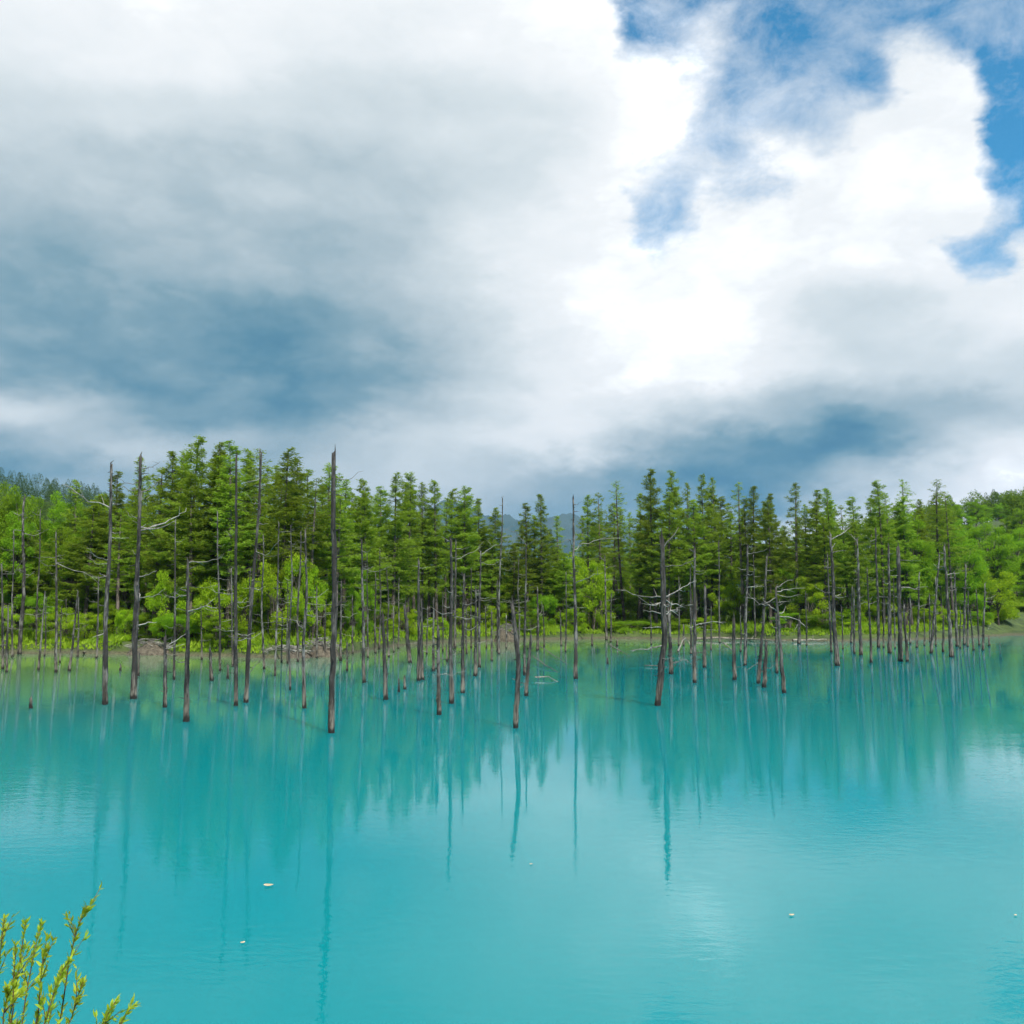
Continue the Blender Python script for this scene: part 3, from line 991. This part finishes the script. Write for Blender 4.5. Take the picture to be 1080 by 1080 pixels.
# skyline tops read from the picture: (px, py, metres behind the water's edge, variant, width factor)
TOPS = [(88, 506, 12, 4, 1), (128, 497, 10, 1, .9), (152, 482, 6, 4, .9), (181, 477, 7, 0, 1), (207, 461, 5, 2, 1), (226, 466, 7, 5, .95), (246, 467, 4, 1, 1), (262, 476, 9, 3, 1),
        (275, 472, 6, 6, .9), (300, 473, 6, 0, 1), (314, 484, 8, 5, .9), (332, 494, 11, 1, 1), (345, 490, 7, 2, .9), (366, 506, 9, 3, 1), (386, 506, 6, 5, 1), (402, 514, 12, 1, 1),
        (416, 500, 6, 0, 1), (431, 498, 8, 2, .9), (446, 510, 10, 3, .9), (462, 507, 6, 5, 1), (476, 516, 9, 0, 1), (491, 514, 6, 2, 1), (506, 526, 9, 1, 1), (519, 536, 7, 7, .8),
        (556, 531, 8, 1, .9), (571, 521, 6, 0, 1), (589, 544, 10, 4, 1), (620, 522, 9, 5, .9), (633, 519, 7, 3, .9), (645, 530, 12, 1, .9), (657, 506, 10, 6, 1), (672, 520, 12, 4, 1),
        (690, 494, 6, 2, 1), (711, 497, 9, 5, 1), (727, 509, 7, 4, .9), (744, 501, 8, 3, .9), (757, 503, 12, 4, .9), (782, 508, 6, 6, 1.1), (791, 513, 8, 0, 1), (812, 521, 10, 1, .9),
        (838, 510, 7, 4, 1.1), (852, 517, 12, 1, 1), (875, 515, 7, 0, 1), (891, 532, 11, 3, .9), (906, 524, 8, 1, 1), (926, 507, 5, 2, 1), (951, 505, 9, 6, 1.1), (966, 527, 12, 0, 1),
        (986, 505, 10, 6, 1.1), (999, 519, 6, 3, 1)]
SKY_X = [0, 30, 60] + [t[0] for t in TOPS] + [1030, 1080, 1200]
SKY_Y = [500, 505, 512] + [t[1] for t in TOPS] + [540, 560, 560]
larch_items = []
back_items = []


def shore_at_px(px):
    py = np.interp(px, [a for a, _ in SHORE_PX], [b for _, b in SHORE_PX])
    return on_water(px, py)[1]


def put_larch(px, py, back, var, wf, items, group):
    Y = shore_at_px(px) + back
    T = at_depth(px, py, Y)
    gz = float(terrain_h(T[0], Y))
    H = T[2] - gz
    s = H / 19.0
    w = 1.14 * wf * (0.75 + 0.25 * s)
    r = make_tree('larch_tree', LV[var], (T[0], Y, gz), w, random.uniform(0, 6.28), 'larch', group, sz=s)
    items.append((px, r))


for t in TOPS:
    t = t[:3] + ({0: 9, 1: 8, 3: 10, 5: 11}.get(t[3], t[3]) if t[0] % 2 else t[3],) + t[4:]
    put_larch(*t, larch_items, 'larches on the far bank with their tops against the sky')
label_by_anchor(larch_items, lambda o: 'tall larch on the skyline', 'top')
rr = random.Random(5)
for k in range(150):
    px = -140 + 1250 * (k + rr.uniform(0, 1)) / 150
    back = rr.choice([rr.uniform(3, 14), rr.uniform(12, 34), rr.uniform(30, 62)])
    sk = np.interp(px, SKY_X, SKY_Y)
    py = sk + rr.uniform(8, 42) + (18 if px < 90 else 0) + (8 if 520 < px < 610 else 0)
    if 534 < px < 552 or 583 < px < 612:
        py = max(py, 575)
    if px > 1000:
        continue
    put_larch(px, py, back, rr.choice([0, 1, 2, 3, 5, 7, 4, 8, 9, 10, 11]), rr.uniform(.85, 1.1), back_items, 'larches filling the wood behind the skyline trees')
label_by_anchor(back_items, lambda o: 'lower larch in the wood', 'crown')

# ================================================================ broadleaf trees and bushes
BV = {
    'lime': [broad_meshes(31, 6, 2.7, M_LIME, 34, 230, 0.15, 0.02, stems=4), broad_meshes(32, 6, 2.4, M_LIME, 30, 230, 0.15, 0.02, stems=3), broad_meshes(36, 6, 2.9, M_LIME, 38, 220, 0.15, 0.05, stems=4)],
    'green': [broad_meshes(33, 8, 3.0, M_LEAF, 36, 230, 0.17, 0.06, stems=2), broad_meshes(34, 8, 2.6, M_LEAF, 32, 230, 0.17, 0.08, stems=2), broad_meshes(37, 8, 3.3, M_LEAF, 42, 210, 0.17, 0.03, stems=3)],
    'tall': [broad_meshes(35, 14, 3.6, M_LEAF, 60, 220, 0.20, 0.2), broad_meshes(38, 14, 4.2, M_LEAF, 70, 210, 0.20, 0.16), broad_meshes(39, 14, 3.3, M_LEAF, 56, 220, 0.20, 0.24)],
}
H0 = {'lime': 6, 'green': 8, 'tall': 14}
R0 = {'lime': 2.7, 'green': 3.0, 'tall': 3.8}
bush_items, btree_items = [], []


def put_broad(kind, px, py_top, halfw, back, items, group, name, cat):
    Y = shore_at_px(min(max(px, -300), 1080)) + back
    T = at_depth(px, py_top, Y)
    gz = float(terrain_h(T[0], Y))
    H = max(T[2] - gz, 0.6)
    s = halfw * Y / F / R0[kind]
    r = make_tree(name, rr.choice(BV[kind]), (T[0], Y, gz - 0.05), s, rr.uniform(0, 6.28), cat, group, sz=H / H0[kind])
    items.append((px, r))
    return r


# (kind, px, top y, half width px, metres behind the edge)
BUSH = [('lime', 178, 606, 22, 2.5), ('lime', 205, 602, 24, 4), ('lime', 232, 612, 22, 3), ('green', 190, 640, 20, 1.6), ('green', 235, 650, 22, 1.4), ('lime', 262, 604, 18, 5), ('lime', 300, 588, 24, 4), ('lime', 322, 592, 18, 3),
        ('green', 160, 640, 16, 3), ('lime', 335, 620, 14, 5), ('green', 383, 597, 12, 2.0), ('green', 372, 620, 9, 2.0), ('lime', 427, 640, 13, 2), ('lime', 462, 650, 12, 3), ('lime', 490, 640, 12, 4), ('lime', 410, 655, 12, 3),
        ('lime', 538, 612, 17, 5), ('lime', 520, 640, 13, 3), ('lime', 618, 588, 22, 4), ('lime', 632, 610, 14, 2.5), ('green', 584, 586, 20, 7), ('lime', 604, 640, 14, 1.5), ('green', 572, 620, 14, 4), ('green', 557, 645, 14, 2),
        ('green', 668, 652, 18, 3), ('lime', 650, 660, 14, 1.4), ('green', 700, 655, 18, 3.5), ('green', 722, 652, 16, 5), ('lime', 745, 650, 12, 3), ('lime', 768, 614, 17, 5), ('green', 782, 620, 16, 6), ('green', 835, 600, 24, 8),
        ('lime', 856, 611, 20, 4), ('green', 868, 640, 18, 2.5), ('green', 828, 645, 16, 3), ('lime', 898, 640, 13, 5), ('lime', 915, 618, 12, 7), ('lime', 938, 630, 13, 6), ('lime', 893, 655, 10, 2), ('green', 955, 596, 20, 9),
        ('lime', 978, 640, 12, 4), ('lime', 1000, 642, 12, 4), ('green', 1022, 620, 16, 8), ('lime', 1045, 600, 23, 5), ('lime', 1055, 648, 18, 2), ('green', 1030, 645, 14, 3), ('green', 1075, 640, 16, 6), ('green', 1092, 610, 26, 8),
        ('lime', 12, 640, 20, 2.5), ('green', 36, 625, 20, 5), ('lime', 66, 638, 18, 3), ('lime', 95, 645, 18, 3), ('green', 118, 630, 20, 5), ('lime', 138, 640, 15, 3), ('green', 80, 600, 24, 8), ('lime', 50, 585, 16, 9), ('lime', 128, 590, 18, 9),
        ('green', -20, 610, 26, 5), ('green', -60, 620, 26, 4)]
for b in BUSH:
    nm = 'lime_bush' if b[0] == 'lime' else 'green_bush'
    b = b[:3] + (b[3] * (1.08 if b[0] == 'lime' else 1.05),) + b[4:]
    put_broad(*b, bush_items, 'bushes along the far bank', nm, 'bush')
label_by_anchor([b for b in bush_items if b[1].name.startswith('lime')], lambda o: 'bright lime bush on bank', 'bush')
label_by_anchor([b for b in bush_items if b[1].name.startswith('green')], lambda o: 'mid green bush on bank', 'bush')

BT = [('tall', 8, 514, 26, 14), ('tall', 34, 519, 22, 12), ('tall', 62, 524, 22, 13), ('tall', -24, 512, 30, 12), ('tall', 100, 535, 18, 10), ('tall', 20, 545, 24, 8), ('tall', 75, 560, 20, 8), ('tall', 140, 540, 20, 12),
      ('tall', -70, 510, 30, 12), ('tall', 112, 526, 18, 22), ('tall', 957, 552, 26, 10), ('tall', 1010, 556, 26, 14), ('tall', 1040, 548, 28, 30), ('tall', 1068, 560, 28, 22), ('tall', 1090, 580, 26, 14), ('tall', 975, 575, 22, 12),
      ('tall', 1020, 590, 22, 12), ('tall', 1110, 545, 34, 30), ('tall', 1150, 560, 34, 25), ('green', 810, 585, 22, 14), ('green', 745, 590, 20, 16), ('green', 535, 585, 20, 16), ('green', 500, 600, 20, 18), ('green', 650, 600, 20, 18),
      ('green', 690, 610, 20, 20), ('green', 450, 610, 20, 20), ('green', 400, 600, 20, 16), ('green', 360, 600, 20, 18), ('green', 885, 600, 22, 18), ('green', 925, 590, 22, 18), ('green', 720, 600, 22, 30), ('green', 600, 590, 22, 26),
      ('green', 430, 590, 20, 34), ('green', 780, 600, 24, 36), ('green', 340, 590, 24, 34), ('green', 860, 590, 24, 40), ('green', 245, 600, 24, 20), ('green', 480, 605, 24, 30), ('green', 560, 600, 24, 34), ('green', 670, 600, 26, 40)]
for k in range(84):
    px = rr.uniform(985, 1230)
    BT.append(('tall', px, 0, 0, rr.uniform(34, 230)))
for k in range(46):
    BT.append(('green', 150 + 860 * (k + rr.random()) / 46, rr.uniform(600, 640), rr.uniform(14, 22), rr.uniform(7, 26)))
for k in range(40):
    px = rr.uniform(-180, 150)
    BT.append(('tall', px, 0, 0, rr.uniform(34, 150)))
for b in BT:
    if b[2]:
        put_broad(*b, btree_items, 'broadleaf trees of the far bank', 'broadleaf_tree', 'tree')
    else:
        Y = shore_at_px(min(max(b[1], -300), 1080)) + b[4]
        x = (b[1] - 540) / F * Y
        gz = float(terrain_h(x, Y))
        s = rr.uniform(0.8, 1.25) * (0.72 if b[1] > 900 else 0.9)
        lim = np.interp(b[1], [-200, 0, 150, 985, 1000, 1080, 1230], [505, 518, 528, 534, 530, 526, 520])
        s = min(s, (at_depth(b[1], lim, Y)[2] - gz) / (14 * 0.9))
        if s < 0.25:
            continue
        r = make_tree('broadleaf_tree', rr.choice(BV['tall']), (x, Y, gz - 0.1), s * 1.15, rr.uniform(0, 6.28), 'tree', 'broadleaf trees of the far bank', sz=s * rr.uniform(.7, .95))
        btree_items.append((b[1], r))
label_by_anchor(btree_items, lambda o: 'leafy broadleaf tree in woods', 'crown')


# ================================================================ far wood on the hills: one mass
def hill_forest(name, regions, seed, conifer):
    rg = np.random.default_rng(seed)
    C, L, Wd, D = [], [], [], []
    spots = [(rg.uniform(*xr), rg.uniform(*yr)) for n, xr, yr in regions for _ in range(n)]
    for x, y in spots:
        if (y < float(shore_y(x)) + 95 and abs(x) > 60) or abs(x / y) > 0.75:
            continue
        z = float(terrain_h(x, y))
        pxx = 540 + F * x / y
        top = 645 - F * (z + 13 - CAM_H) / y
        if top < np.interp(pxx, [0, 120, 980, 1080], [488, 508, 520, 506]) - 3:
            continue
        sc = 1 + (y - 150) / 500
        if conifer:
            H = rg.uniform(9, 13)
            k = int(380)
            t = rg.uniform(0, 1, k) ** 0.8
            a = rg.uniform(0, 6.28, k)
            rad = (1 - t) ** 0.8 * 3.1 + 0.2
            rad = rad * rg.uniform(0.6, 1.05, k)
            C.append(np.stack([x + np.cos(a) * rad, y + np.sin(a) * rad, z + 1.5 + t * (H - 1.5)], -1))
            L.append(rg.uniform(0.5, 0.9, k) * (1.1 - 0.6 * t))
            Wd.append(rg.uniform(0.2, 0.4, k) * (1.1 - 0.6 * t))
            D.append(np.stack([np.cos(a), np.sin(a), np.full(k, -0.4)], -1))
        else:
            H = rg.uniform(8, 13)
            rx = rg.uniform(2.8, 4.6)
            nl = 10
            for j in range(nl):
                p = norm(rg.normal(size=3))
                p[2] = abs(p[2])
                c = np.array([x + p[0] * rx * .65, y + p[1] * rx * .65, z + H * .45 + p[2] * H * .45])
                k = 85
                v = norm(rg.normal(size=(k, 3))) * rg.uniform(.5, 1, (k, 1)) * rx * .45
                C.append(c + v)
                L.append(rg.uniform(0.3, 0.6, k))
                Wd.append(rg.uniform(0.22, 0.40, k))
                D.append(norm(v))
    C = np.concatenate(C)
    V, Fc = leaf_quads(C, np.concatenate(L), np.concatenate(Wd), np.concatenate(D), rg, flat=1.0)
    o = link(name, mesh_from(name, V, Fc, M_HILLC if conifer else M_HILL), kind='stuff')
    return o


hill_forest('broadleaf_forest', [(420, (60, 320), (185, 420)), (260, (-300, -60), (185, 380)), (90, (-60, 60), (170, 400))], 51, False)
hill_forest('conifer_forest', [(620, (-330, -110), (330, 540)), (420, (110, 330), (270, 470)), (120, (-110, 110), (300, 560))], 52, True)


# ================================================================ grass and ground cover on the far bank
def bank_grass():
    rg = np.random.default_rng(61)
    n = 120000
    x = rg.uniform(-75, 95, n)
    t = np.where(rg.random(n) < 0.72, rg.exponential(3.0, n), rg.uniform(2, 34, n)) + 0.12
    x[:22000] = rg.uniform(58, 92, 22000)
    t[:22000] = rg.uniform(0.1, 16, 22000)
    y = shore_y(x) + 0.5 * np.sin(x * 0.9) + 0.35 * np.sin(x * 2.3 + 1.0) + t
    cl = np.sin(x * 1.3 + 2 * np.sin(x * 0.37)) + np.sin(y * 1.7 + x * .6)
    keep = (cl + rg.normal(0, 0.8, n) > -0.9)
    pxs = 540 + F * x / y
    bare = ((pxs > 132) & (pxs < 176) & (t < 3.0)) | ((pxs > 285) & (pxs < 352) & (t < 1.6))
    keep &= ~bare
    x, y, t, cl = x[keep], y[keep], t[keep], cl[keep]
    n = len(x)
    z = terrain_h(x, y)
    h = (0.22 + 0.14 * np.clip(cl, 0, 2) + 0.10 * np.clip(t, 0, 5)) * rg.uniform(0.6, 1.3, n)
    c = np.stack([x, y, z + h * 0.42], -1)
    d = np.stack([rg.normal(0, .4, n), rg.normal(0, .4, n), np.ones(n)], -1)
    V, Fc = leaf_quads(c, h, rg.uniform(0.05, 0.16, n), d, rg)
    link('grass', mesh_from('grass', V, Fc, M_GRASS), kind='stuff')


bank_grass()


# ================================================================ fallen logs and driftwood
def log(pixs, r, label, name='fallen_log', z=0.05, mat=None, cat='log', twigs=0):
    rg = np.random.default_rng(hash(label) % 1000 if False else len(label))
    P = []
    for a, b, *zz in pixs:
        p = on_water(a, b)
        p[2] = zz[0] if zz else z
        P.append(p)
    P = np.array(P)
    t = np.linspace(0, 1, 9)
    tt = np.linspace(0, 1, len(P))
    Q = np.stack([np.interp(t, tt, P[:, i]) for i in range(3)], -1)
    Q[1:-1] += rg.normal(0, r * 0.6, Q[1:-1].shape) * [1, 1, 0.4]
    base = Q.mean(0)
    mb = MB()
    mb.add(*tube(Q - base, r * (1 - 0.6 * t), 7, 0.1, rg))
    o = link(name, None, loc=tuple(base), category=cat, label=label)
    link('trunk', mb.mesh('trunk', mat or M_LOG, True), o)
    for k in range(twigs):
        i = rg.integers(2, 8)
        d = norm(np.array([rg.normal(0, .6), rg.normal(0, .6), rg.uniform(.2, 1)]))
        l = rg.uniform(.3, .8)
        b = MB()
        b.add(*tube([Q[i] - base, Q[i] - base + d * l * .5, Q[i] - base + d * l + [0.1, 0, 0]], [r * .4, r * .3, r * .1], 5, 0.1, rg))
        link('branch', b.mesh('branch', mat or M_TWIG, True), o)
    return o


log([(732, 675.5, .22), (780, 675.5, .18), (830, 677, .15)], 0.13, 'long pale fallen log lying along the water edge behind the antler-branched trunk', twigs=3)
log([(836, 677, .15), (872, 676.5, .2)], 0.12, 'short pale fallen log at the water edge below the round pale bush', twigs=2)
log([(88, 690, .1), (96, 687, .5), (103, 686, .8)], 0.07, 'bleached fallen branch propped on the brown bank left of the tall straight trunk', 'driftwood', cat='driftwood', twigs=1)
log([(567, 684, .35), (585, 694, .12), (605, 703, -.05)], 0.035, 'thin bleached branch dipping into the water from a dead trunk towards the slim pole', 'driftwood', cat='driftwood')
log([(562, 697, .3), (577, 705, .12), (592, 710, -.04)], 0.035, 'thin bleached branch lying in the water right of the short leaning trunk, upper one', 'driftwood', cat='driftwood')
log([(564, 717, .12), (578, 717, .14), (592, 719.5, -.04)], 0.03, 'thin bleached branch floating almost level beside the short leaning trunk, lower one', 'driftwood', cat='driftwood')
log([(715, 690, .2), (722, 684, .9), (727, 684, .5), (731, 689, .1)], 0.06, 'curled bleached root arching out of the water between two dead trunks', 'driftwood', cat='driftwood', twigs=4)
log([(762, 680, .2), (768, 683, .1), (774, 687, -.05)], 0.06, 'small bleached snag at the water edge below the lime bush', 'driftwood', cat='driftwood', twigs=2)
log([(680, 703, .05), (690, 703.5, .08), (704, 704, .0)], 0.035, 'thin level branch floating just left of the leaning trunk foot', 'driftwood', cat='driftwood')
log([(655, 690, .2), (640, 684, .45), (664, 692, .02)], 0.03, 'bleached twig over the water near the small stump at mid bank', 'driftwood', cat='driftwood')


# bare brown brush piles on the bank
def brush_pile(px, py, w, h, label, seed):
    rg = np.random.default_rng(seed)
    B = on_water(px, py)
    wm = w * B[1] / F
    base = (float(B[0]), float(B[1] + 0.7), 0.25)
    # earth heap
    nx, ny = 22, 12
    X, Y = np.meshgrid(np.linspace(-1, 1, nx), np.linspace(-1, 1, ny), indexing='ij')
    rr_ = np.clip(1 - X ** 2 - Y ** 2, 0, 1)
    Z = h * np.sqrt(rr_) * (0.8 + 0.2 * np.sin(X * 5 + seed)) + rg.normal(0, 0.04, X.shape) * (rr_ > 0) - 0.25
    V = np.stack([X * wm / 2, Y * 0.9, Z], -1).reshape(-1, 3)
    i = np.arange(nx - 1)[:, None] * ny + np.arange(ny - 1)[None, :]
    Fc = np.stack([i, i + ny, i + ny + 1, i + 1], -1).reshape(-1, 4)
    root = link('brush_pile', None, loc=base, category='brush pile', label=label)
    link('earth_heap', mesh_from('earth_heap', V, Fc, M_SOIL, True), root)
    mb = MB()
    for k in range(90):
        x, y = rg.uniform(-1, 1) * wm * .45, rg.uniform(-.7, .5)
        zz = h * math.sqrt(max(0.05, 1 - (x / wm * 2) ** 2)) * rg.uniform(.5, 1.0) - 0.1
        a = rg.uniform(-.5, .5) + (math.pi if rg.random() < .5 else 0)
        d = np.array([math.cos(a), math.sin(a) * .6, rg.uniform(-.35, .35)])
        l = rg.uniform(.3, 1.0)
        p = np.array([x, y, zz])
        mb.add(*tube([p - d * l / 2, p + [0, 0, .04], p + d * l / 2], [.018, .022, .008], 4, 0.1, rg))
    link('sticks', mb.mesh('sticks', M_TWIG, True), root)


def soil_mat():
    m, g = new_mat('bank_soil')
    out = g.node('ShaderNodeOutputMaterial')
    bs = g.node('ShaderNodeBsdfPrincipled')
    geo = g.node('ShaderNodeNewGeometry')
    n = g.noise(geo.outputs['Position'], 5, 7, 0.7)
    g.put(bs.inputs['Base Color'], g.mix(g.rng(n.outputs['Fac'], .3, .7), (0.04, 0.032, 0.022), (0.16, 0.135, 0.10)))
    bs.inputs['Roughness'].default_value = 0.95
    g.l.new(bs.outputs[0], out.inputs[0])
    return m


M_SOIL = soil_mat()
brush_pile(154, 691, 46, 0.95, 'rounded grey brown heap of soil and sticks on the bank right of the hooked trunk', 1)
brush_pile(300, 694, 50, 0.6, 'low brown heap of brush on the bank left of the tallest pole', 2)
brush_pile(338, 693, 34, 1.1, 'higher brown heap of brush just behind the tallest pole', 3)
brush_pile(534, 677, 26, 1.6, 'brown tangle of roots at the bank behind the crooked black trunk', 4)


# ================================================================ floating leaves
def floating_leaf(px, py, size, label, rz):
    m, g = new_mat('dry_leaf')
    out = g.node('ShaderNodeOutputMaterial')
    bs = g.node('ShaderNodeBsdfPrincipled')
    geo = g.node('ShaderNodeNewGeometry')
    n = g.noise(geo.outputs['Position'], 60, 3, .6)
    g.put(bs.inputs['Base Color'], g.mix(n.outputs['Fac'], (0.45, 0.30, 0.12), (0.80, 0.72, 0.52)))
    bs.inputs['Roughness'].default_value = 0.6
    g.l.new(bs.outputs[0], out.inputs[0])
    V, Fc = [], []
    n = 9
    for i in range(n):
        t = i / (n - 1)
        w = 0.34 * math.sin(math.pi * t ** 0.8) ** 0.8 + 0.01
        curl = 0.28 * (2 * t - 1) ** 2
        for s in (-1, 0, 1):
            V.append(((t - .5) * size, s * w * size, 0.003 + curl * size * .5 + abs(s) * w * size * .35))
    for i in range(n - 1):
        for s in range(2):
            a = i * 3 + s
            Fc.append((a, a + 3, a + 4, a + 1))
    p = on_water(px, py)
    o = link('floating_leaf', mesh_from('floating_leaf', V, Fc, m, True), loc=(float(p[0]), float(p[1]), 0.004), category='leaf', label=label, group='leaves floating on the water')
    o.rotation_euler = (0, 0, rz)
    md = o.modifiers.new('thickness', 'SOLIDIFY')
    md.thickness = 0.0015
    return o


floating_leaf(283, 935, 0.11, 'largest pale curled leaf floating on open water, above the smaller one', 0.1)
floating_leaf(256, 995, 0.05, 'tiny pale leaf floating below and left of the larger curled leaf', 1.0)
floating_leaf(835, 966, 0.06, 'small pale leaf floating on the cloud reflection at the right', 0.4)
floating_leaf(560, 912, 0.04, 'tiny pale fleck of leaf floating near the middle of open water', 0.4)
floating_leaf(1071, 966, 0.04, 'tiny pale leaf floating by the right edge of the picture', 0.7)


# ================================================================ willow shrub in front, bottom left
def willow():
    rg = np.random.default_rng(77)
    D0 = 2.25
    root_p = np.array([-1.22, 2.15, 0.62])
    root = link('willow_shrub', None, loc=tuple(root_p), category='shrub', label='leafy yellow green willow shrub on the near bank in the bottom left corner')
    stem_m = bark_mat('willow_stem', (0.09, 0.05, 0.02), (0.22, 0.15, 0.06), 20)
    # (tip px, tip py, control px, control py, depth)
    ST = [((92, 955), (62, 1010), 0.0), ((44, 974), (24, 1040), .1), ((27, 972), (14, 1040), .15), ((16, 996), (20, 1050), .05), ((74, 1012), (40, 1050), -.1),
          ((50, 1000), (34, 1050), -.05), ((88, 1036), (60, 1075), -.1), ((143, 1060), (105, 1082), .1), ((122, 1056), (95, 1085), 0), ((5, 968), (-12, 1040), .1), ((66, 1024), (45, 1060), .1),
          ((8, 1040), (5, 1070), -.1), ((-20, 985), (-24, 1050), 0)]
    for (tp, cp, dz) in ST:
        T = at_depth(tp[0], tp[1], D0 + dz)
        Cn = at_depth(cp[0], cp[1], D0 + dz * .5)
        ts = np.linspace(0, 1, 16)
        base = root_p + np.array([rg.normal(0, .05), rg.normal(0, .04), 0])
        mid = (base + Cn) / 2 + np.array([rg.normal(0, .02), 0, 0])
        ctrl = np.array([base, mid, Cn, T])
        u_ = ts[:, None]
        Q = (1 - u_) ** 3 * ctrl[0] + 3 * u_ * (1 - u_) ** 2 * ctrl[1] + 3 * u_ ** 2 * (1 - u_) * ctrl[2] + u_ ** 3 * ctrl[3]
        Q[1:-1] += rg.normal(0, 0.0025, Q[1:-1].shape)
        mb = MB()
        mb.add(*tube(Q - root_p, 0.0032 * (1 - 0.85 * ts) + 0.0005, 6, 0, rg))
        sm = link('stem', mb.mesh('stem', stem_m, True), root)
        # leaves: lanceolate, alternate, denser at the tips, with short side shoots
        lb = MB()

        def leaf(p, d, L):
            d = norm(d)
            s = norm(np.cross(d, norm(rg.normal(size=3))))
            nn = np.cross(d, s)
            w = L * rg.uniform(.11, .17)
            V = [p, p + d * L * .3 + s * w + nn * w * .3, p + d * L * .35, p + d * L * .3 - s * w + nn * w * .3,
                 p + d * L * .72 + s * w * .75 + nn * w * .1, p + d * L * .72 - nn * w * .3, p + d * L * .72 - s * w * .75 + nn * w * .1, p + d * L - nn * w * .8]
            lb.add(V, [(0, 1, 2, 3), (1, 4, 5, 2), (3, 2, 5, 6), (4, 7, 6, 5)])
        total = np.linalg.norm(np.diff(Q, axis=0), axis=1).sum()
        nl = int(total * 100)
        for k in range(nl):
            t = 1 - rg.uniform(0, 0.62) ** 1.15
            p = np.array([np.interp(t, ts, Q[:, i]) for i in range(3)])
            i = min(int(t * 15), 14)
            d = norm(Q[i + 1] - Q[i])
            out_ = norm(np.cross(d, rg.normal(size=3)))
            leaf(p, d * rg.uniform(.6, 1.1) + out_ * rg.uniform(.3, .8), rg.uniform(.013, .027) * (1.05 - .3 * t))
        for k in range(rg.integers(6, 11)):        # side shoots
            t = rg.uniform(.55, .93)
            p = np.array([np.interp(t, ts, Q[:, i]) for i in range(3)])
            i = min(int(t * 15), 14)
            d = norm(norm(Q[i + 1] - Q[i]) + norm(rg.normal(size=3)) * .75)
            Ls = rg.uniform(.03, .075)
            b = MB()
            b.add(*tube([p - root_p, p - root_p + d * Ls * .5 + [0, 0, .004], p - root_p + d * Ls + [0, 0, .012]], [.0014, .001, .0005], 4, 0, rg))
            link('twig', b.mesh('twig', stem_m, True), sm)
            for q in range(int(Ls * 230)):
                u = rg.uniform(.15, 1.05)
                leaf(p + d * Ls * u + [0, 0, .012 * u * u], d + norm(rg.normal(size=3)) * .6, rg.uniform(.011, .024))
        for a in lb.V:
            a -= root_p
        link('leaves', lb.mesh('leaves', M_WILLOW), sm)


willow()
print('objects', len(bpy.data.objects))
